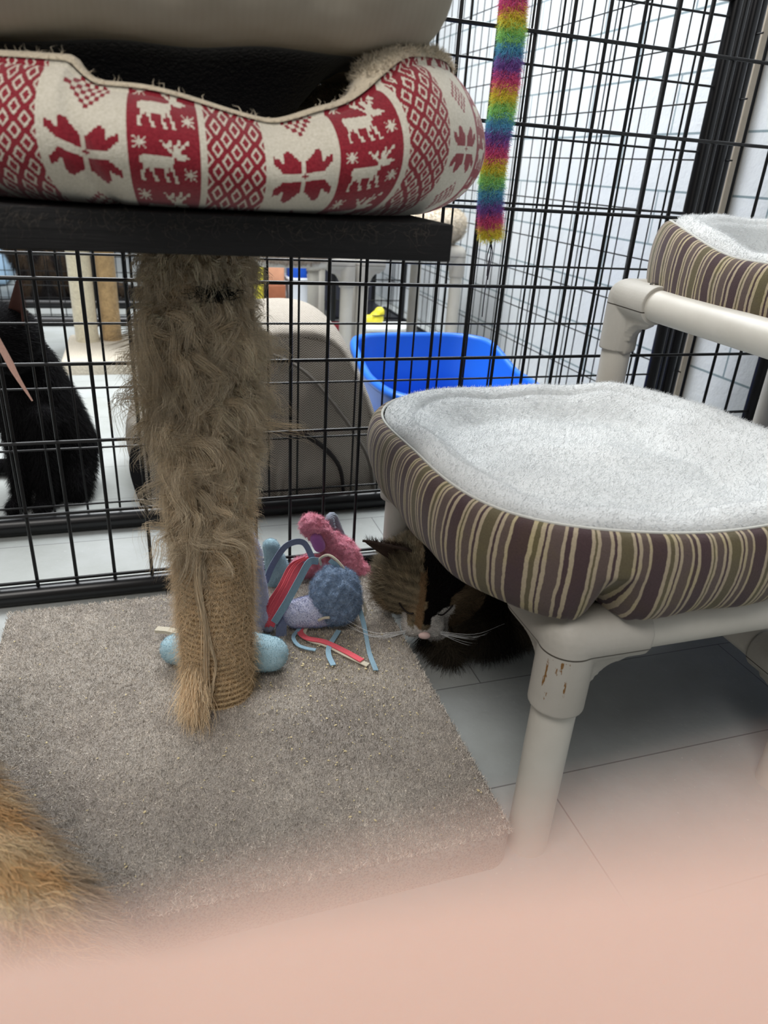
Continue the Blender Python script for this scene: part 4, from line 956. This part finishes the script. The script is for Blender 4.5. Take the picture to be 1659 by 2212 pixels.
# clutter beyond
def boxy(label, name, cat_, c, s, rgb, bev=.006, rough=.5): return tag(MB().box(c, s, bevel=bev).build(name, simple(name+'_m', rgb, rough, var=.08)), label, cat_)
def crate(label, cx, cy, w, d, h):
    t = thing('wire_crate', label, 'pet crate', (cx, cy, 0))
    for yy in (-d/2, d/2):
        b = MB()
        for i in range(int(w/.05)+1): b.cyl((cx-w/2+i*.05, cy+yy, .02), (cx-w/2+i*.05, cy+yy, h), .002, n=5)
        for k in range(int(h/.1)+1): b.cyl((cx-w/2, cy+yy, .02+k*.1), (cx+w/2, cy+yy, .02+k*.1), .003, n=5)
        b.build('wire_grid', BLACKWIRE, t); f = MB()
        for xx in (-w/2, w/2): f.cyl((cx+xx, cy+yy, 0), (cx+xx, cy+yy, h), .014, n=10)
        f.cyl((cx-w/2, cy+yy, h), (cx+w/2, cy+yy, h), .014, n=10); f.cyl((cx-w/2, cy+yy, .014), (cx+w/2, cy+yy, .014), .014, n=10)
        f.build('frame', BLACKTUBE, t)
    MB().box((cx, cy, .02), (w-.02, d-.02, .03)).build('tray', simple('crate_tray', (26, 26, 32), .4), t)
    MB().box((cx, cy+d/2-.02, h*.45), (w*.9, .012, h*.8)).build('back_cover', fabric('dark_cover', (40, 42, 52)), t)
    return t
crate('distant black wire crate with dark cover behind the ivory tower legs', 1.08, 3.80, .36, .5, .5)
boxy('flat white tray on the floor beyond the blue litter pan', 'food_tray', 'tray', (1.16, 3.43, .012), (.30, .16, .022), (226, 228, 226))
boxy('dark grey mat on the floor beyond the blue litter pan', 'floor_mat', 'mat', (1.09, 3.18, .006), (.30, .22, .01), (70, 74, 70))
yt = thing('rubber_toy', 'small yellow rubber toy on the white tray in the distance', 'cat toy', (1.09, 3.45, .03))
MB().sph((1.098, 3.45, .052), .036).sph((1.11, 3.445, .082), .026).sph((1.05, 3.45, .045), .024).blob('body', simple('yellow_rubber', (240, 226, 70), .4), yt, voxel=.005)
MB().tube(spline([(1.065, 3.425, .07), (1.098, 3.415, .07), (1.13, 3.43, .07)], 5), .003, n=5).build('stripe', simple('stripe_black', (40, 40, 30), .5), yt)
boxy('dark red bowl in the distance beside the ivory cot leg', 'pet_bowl', 'bowl', (.78, 3.08, .05), (.13, .13, .10), (110, 16, 26), bev=.03)
boxy('bright yellow box standing far back beside the worn post', 'storage_box', 'box', (.605, 4.2, .13), (.09, .1, .26), (236, 224, 66))
boxy('rust brown box far back on the floor beside the yellow box', 'storage_box', 'box', (.715, 4.2, .05), (.11, .15, .10), (150, 92, 66))
boxy('orange and cream box far back on top of the rust brown box', 'storage_box', 'box', (.715, 4.2, .155), (.10, .12, .10), (206, 150, 120))
small_pan('pale grey storage bin far back on the floor', .86, 4.2, .075, .09, .14, simple('pale_bin', (206, 210, 216), .5))
boxy('blue box far back standing in the pale grey bin', 'storage_box', 'box', (.845, 4.2, .13), (.10, .1, .20), (30, 84, 190))
crate('distant dark crate beyond the pale bin', 1.12, 4.5, .36, .4, .26)
boxy('pale blue tarp bundle far left beyond the tabby cat', 'tarp_bundle', 'tarp', (-1.0, 4.75, .18), (.6, .4, .36), (170, 200, 226), bev=.05, rough=.4)

# ------------------------------------------------------------------ the photographer's hand, one finger lying low across the front of the lens
def cs(x, y, z): return C0+RI*x+UP*y-FW*z
hand = thing('hand', "blurred pink fingertip of the photographer's hand at the very bottom edge", 'hand', cs(.03, -.03, -.01))
fl = Vector((-.016, -.0262, -.0292)); fr_ = Vector((.0064, -.0146, -.0125)); dr = (fr_-fl).normalized()
tip = fl-dr*.010; P = lambda t: tip+dr*t
side = dr.cross(Vector((0, 0, 1))).normalized()
B = MB(); c3 = lambda v: cs(*v)
def cap3(a, b_, r1, r2): B.cap(c3(a), c3(b_), r1, r2, sub=3)
cap3(P(0), P(.010), .0068, .0078); cap3(P(.010), P(.024), .0078, .0079); cap3(P(.024), P(.028), .0079, .0083); cap3(P(.028), P(.048), .0083, .0086); cap3(P(.048), P(.052), .0086, .0092); cap3(P(.052), P(.078)+Vector((0, -.006, .006)), .0092, .0105)
kn_ = P(.078)+Vector((0, -.006, .006)); palm = kn_+Vector((.035, -.045, .035))
dn = Vector((.10, -.88, .25)).normalized()
for i, (L1, L2, L3) in enumerate(((.0, 0, 0), (.042, .026, .02), (.038, .024, .019), (.030, .019, .017))):
    k = kn_+dn*(.021*i)+Vector((.004*i, 0, .002*i))
    cap3(k, palm+dn*.012*i, .0105, .015)
    if i:
        a1 = k+Vector((-.75, -.1, .35)).normalized()*L1; a2 = a1+Vector((-.1, -.2, .95)).normalized()*L2; a3 = a2+Vector((.8, -.05, .45)).normalized()*L3
        r = .0092-.0007*i; cap3(k, a1, r, r*.92); cap3(a1, a2, r*.9, r*.82); cap3(a2, a3, r*.82, r*.68)
cap3(palm, palm+dn*.04, .017, .019); cap3(palm+dn*.0, palm+dn*.045+Vector((.04, -.01, .03)), .018, .02); cap3(palm+dn*.03, palm+Vector((.11, -.06, .09)), .021, .024)
tb0 = palm+Vector((-.005, .0, .02)); cap3(tb0, tb0+Vector((-.03, .012, .03)), .016, .0115); cap3(tb0+Vector((-.03, .012, .03)), tb0+Vector((-.058, .014, .034)), .0112, .009)
sk = N('skin'); sk.base(sk.ramp(sk.noise(60, 4), [(.3, s2l((168, 139, 126))), (.7, s2l((175, 146, 133)))])).rough(.5)
sk.p.inputs['Subsurface Weight'].default_value = .5; sk.p.inputs['Subsurface Radius'].default_value = (1, .5, .35); sk.p.inputs['Subsurface Scale'].default_value = .004
sk.bump(sk.noise(900, 3), .0001)
B.blob('skin', sk.m, hand, voxel=.0011, smooth=4)
nc = P(.003)+side*-.0066
MB().sph(c3(nc), 1, (.0062, .0052, .0012), Matrix((RI*dr.x+UP*dr.y-FW*dr.z, (RI*dr.x+UP*dr.y-FW*dr.z).orthogonal().normalized(), (RI*side.x+UP*side.y-FW*side.z))).transposed()).build('fingernail', simple('nail', (240, 205, 195), .25, spec=.5), hand)
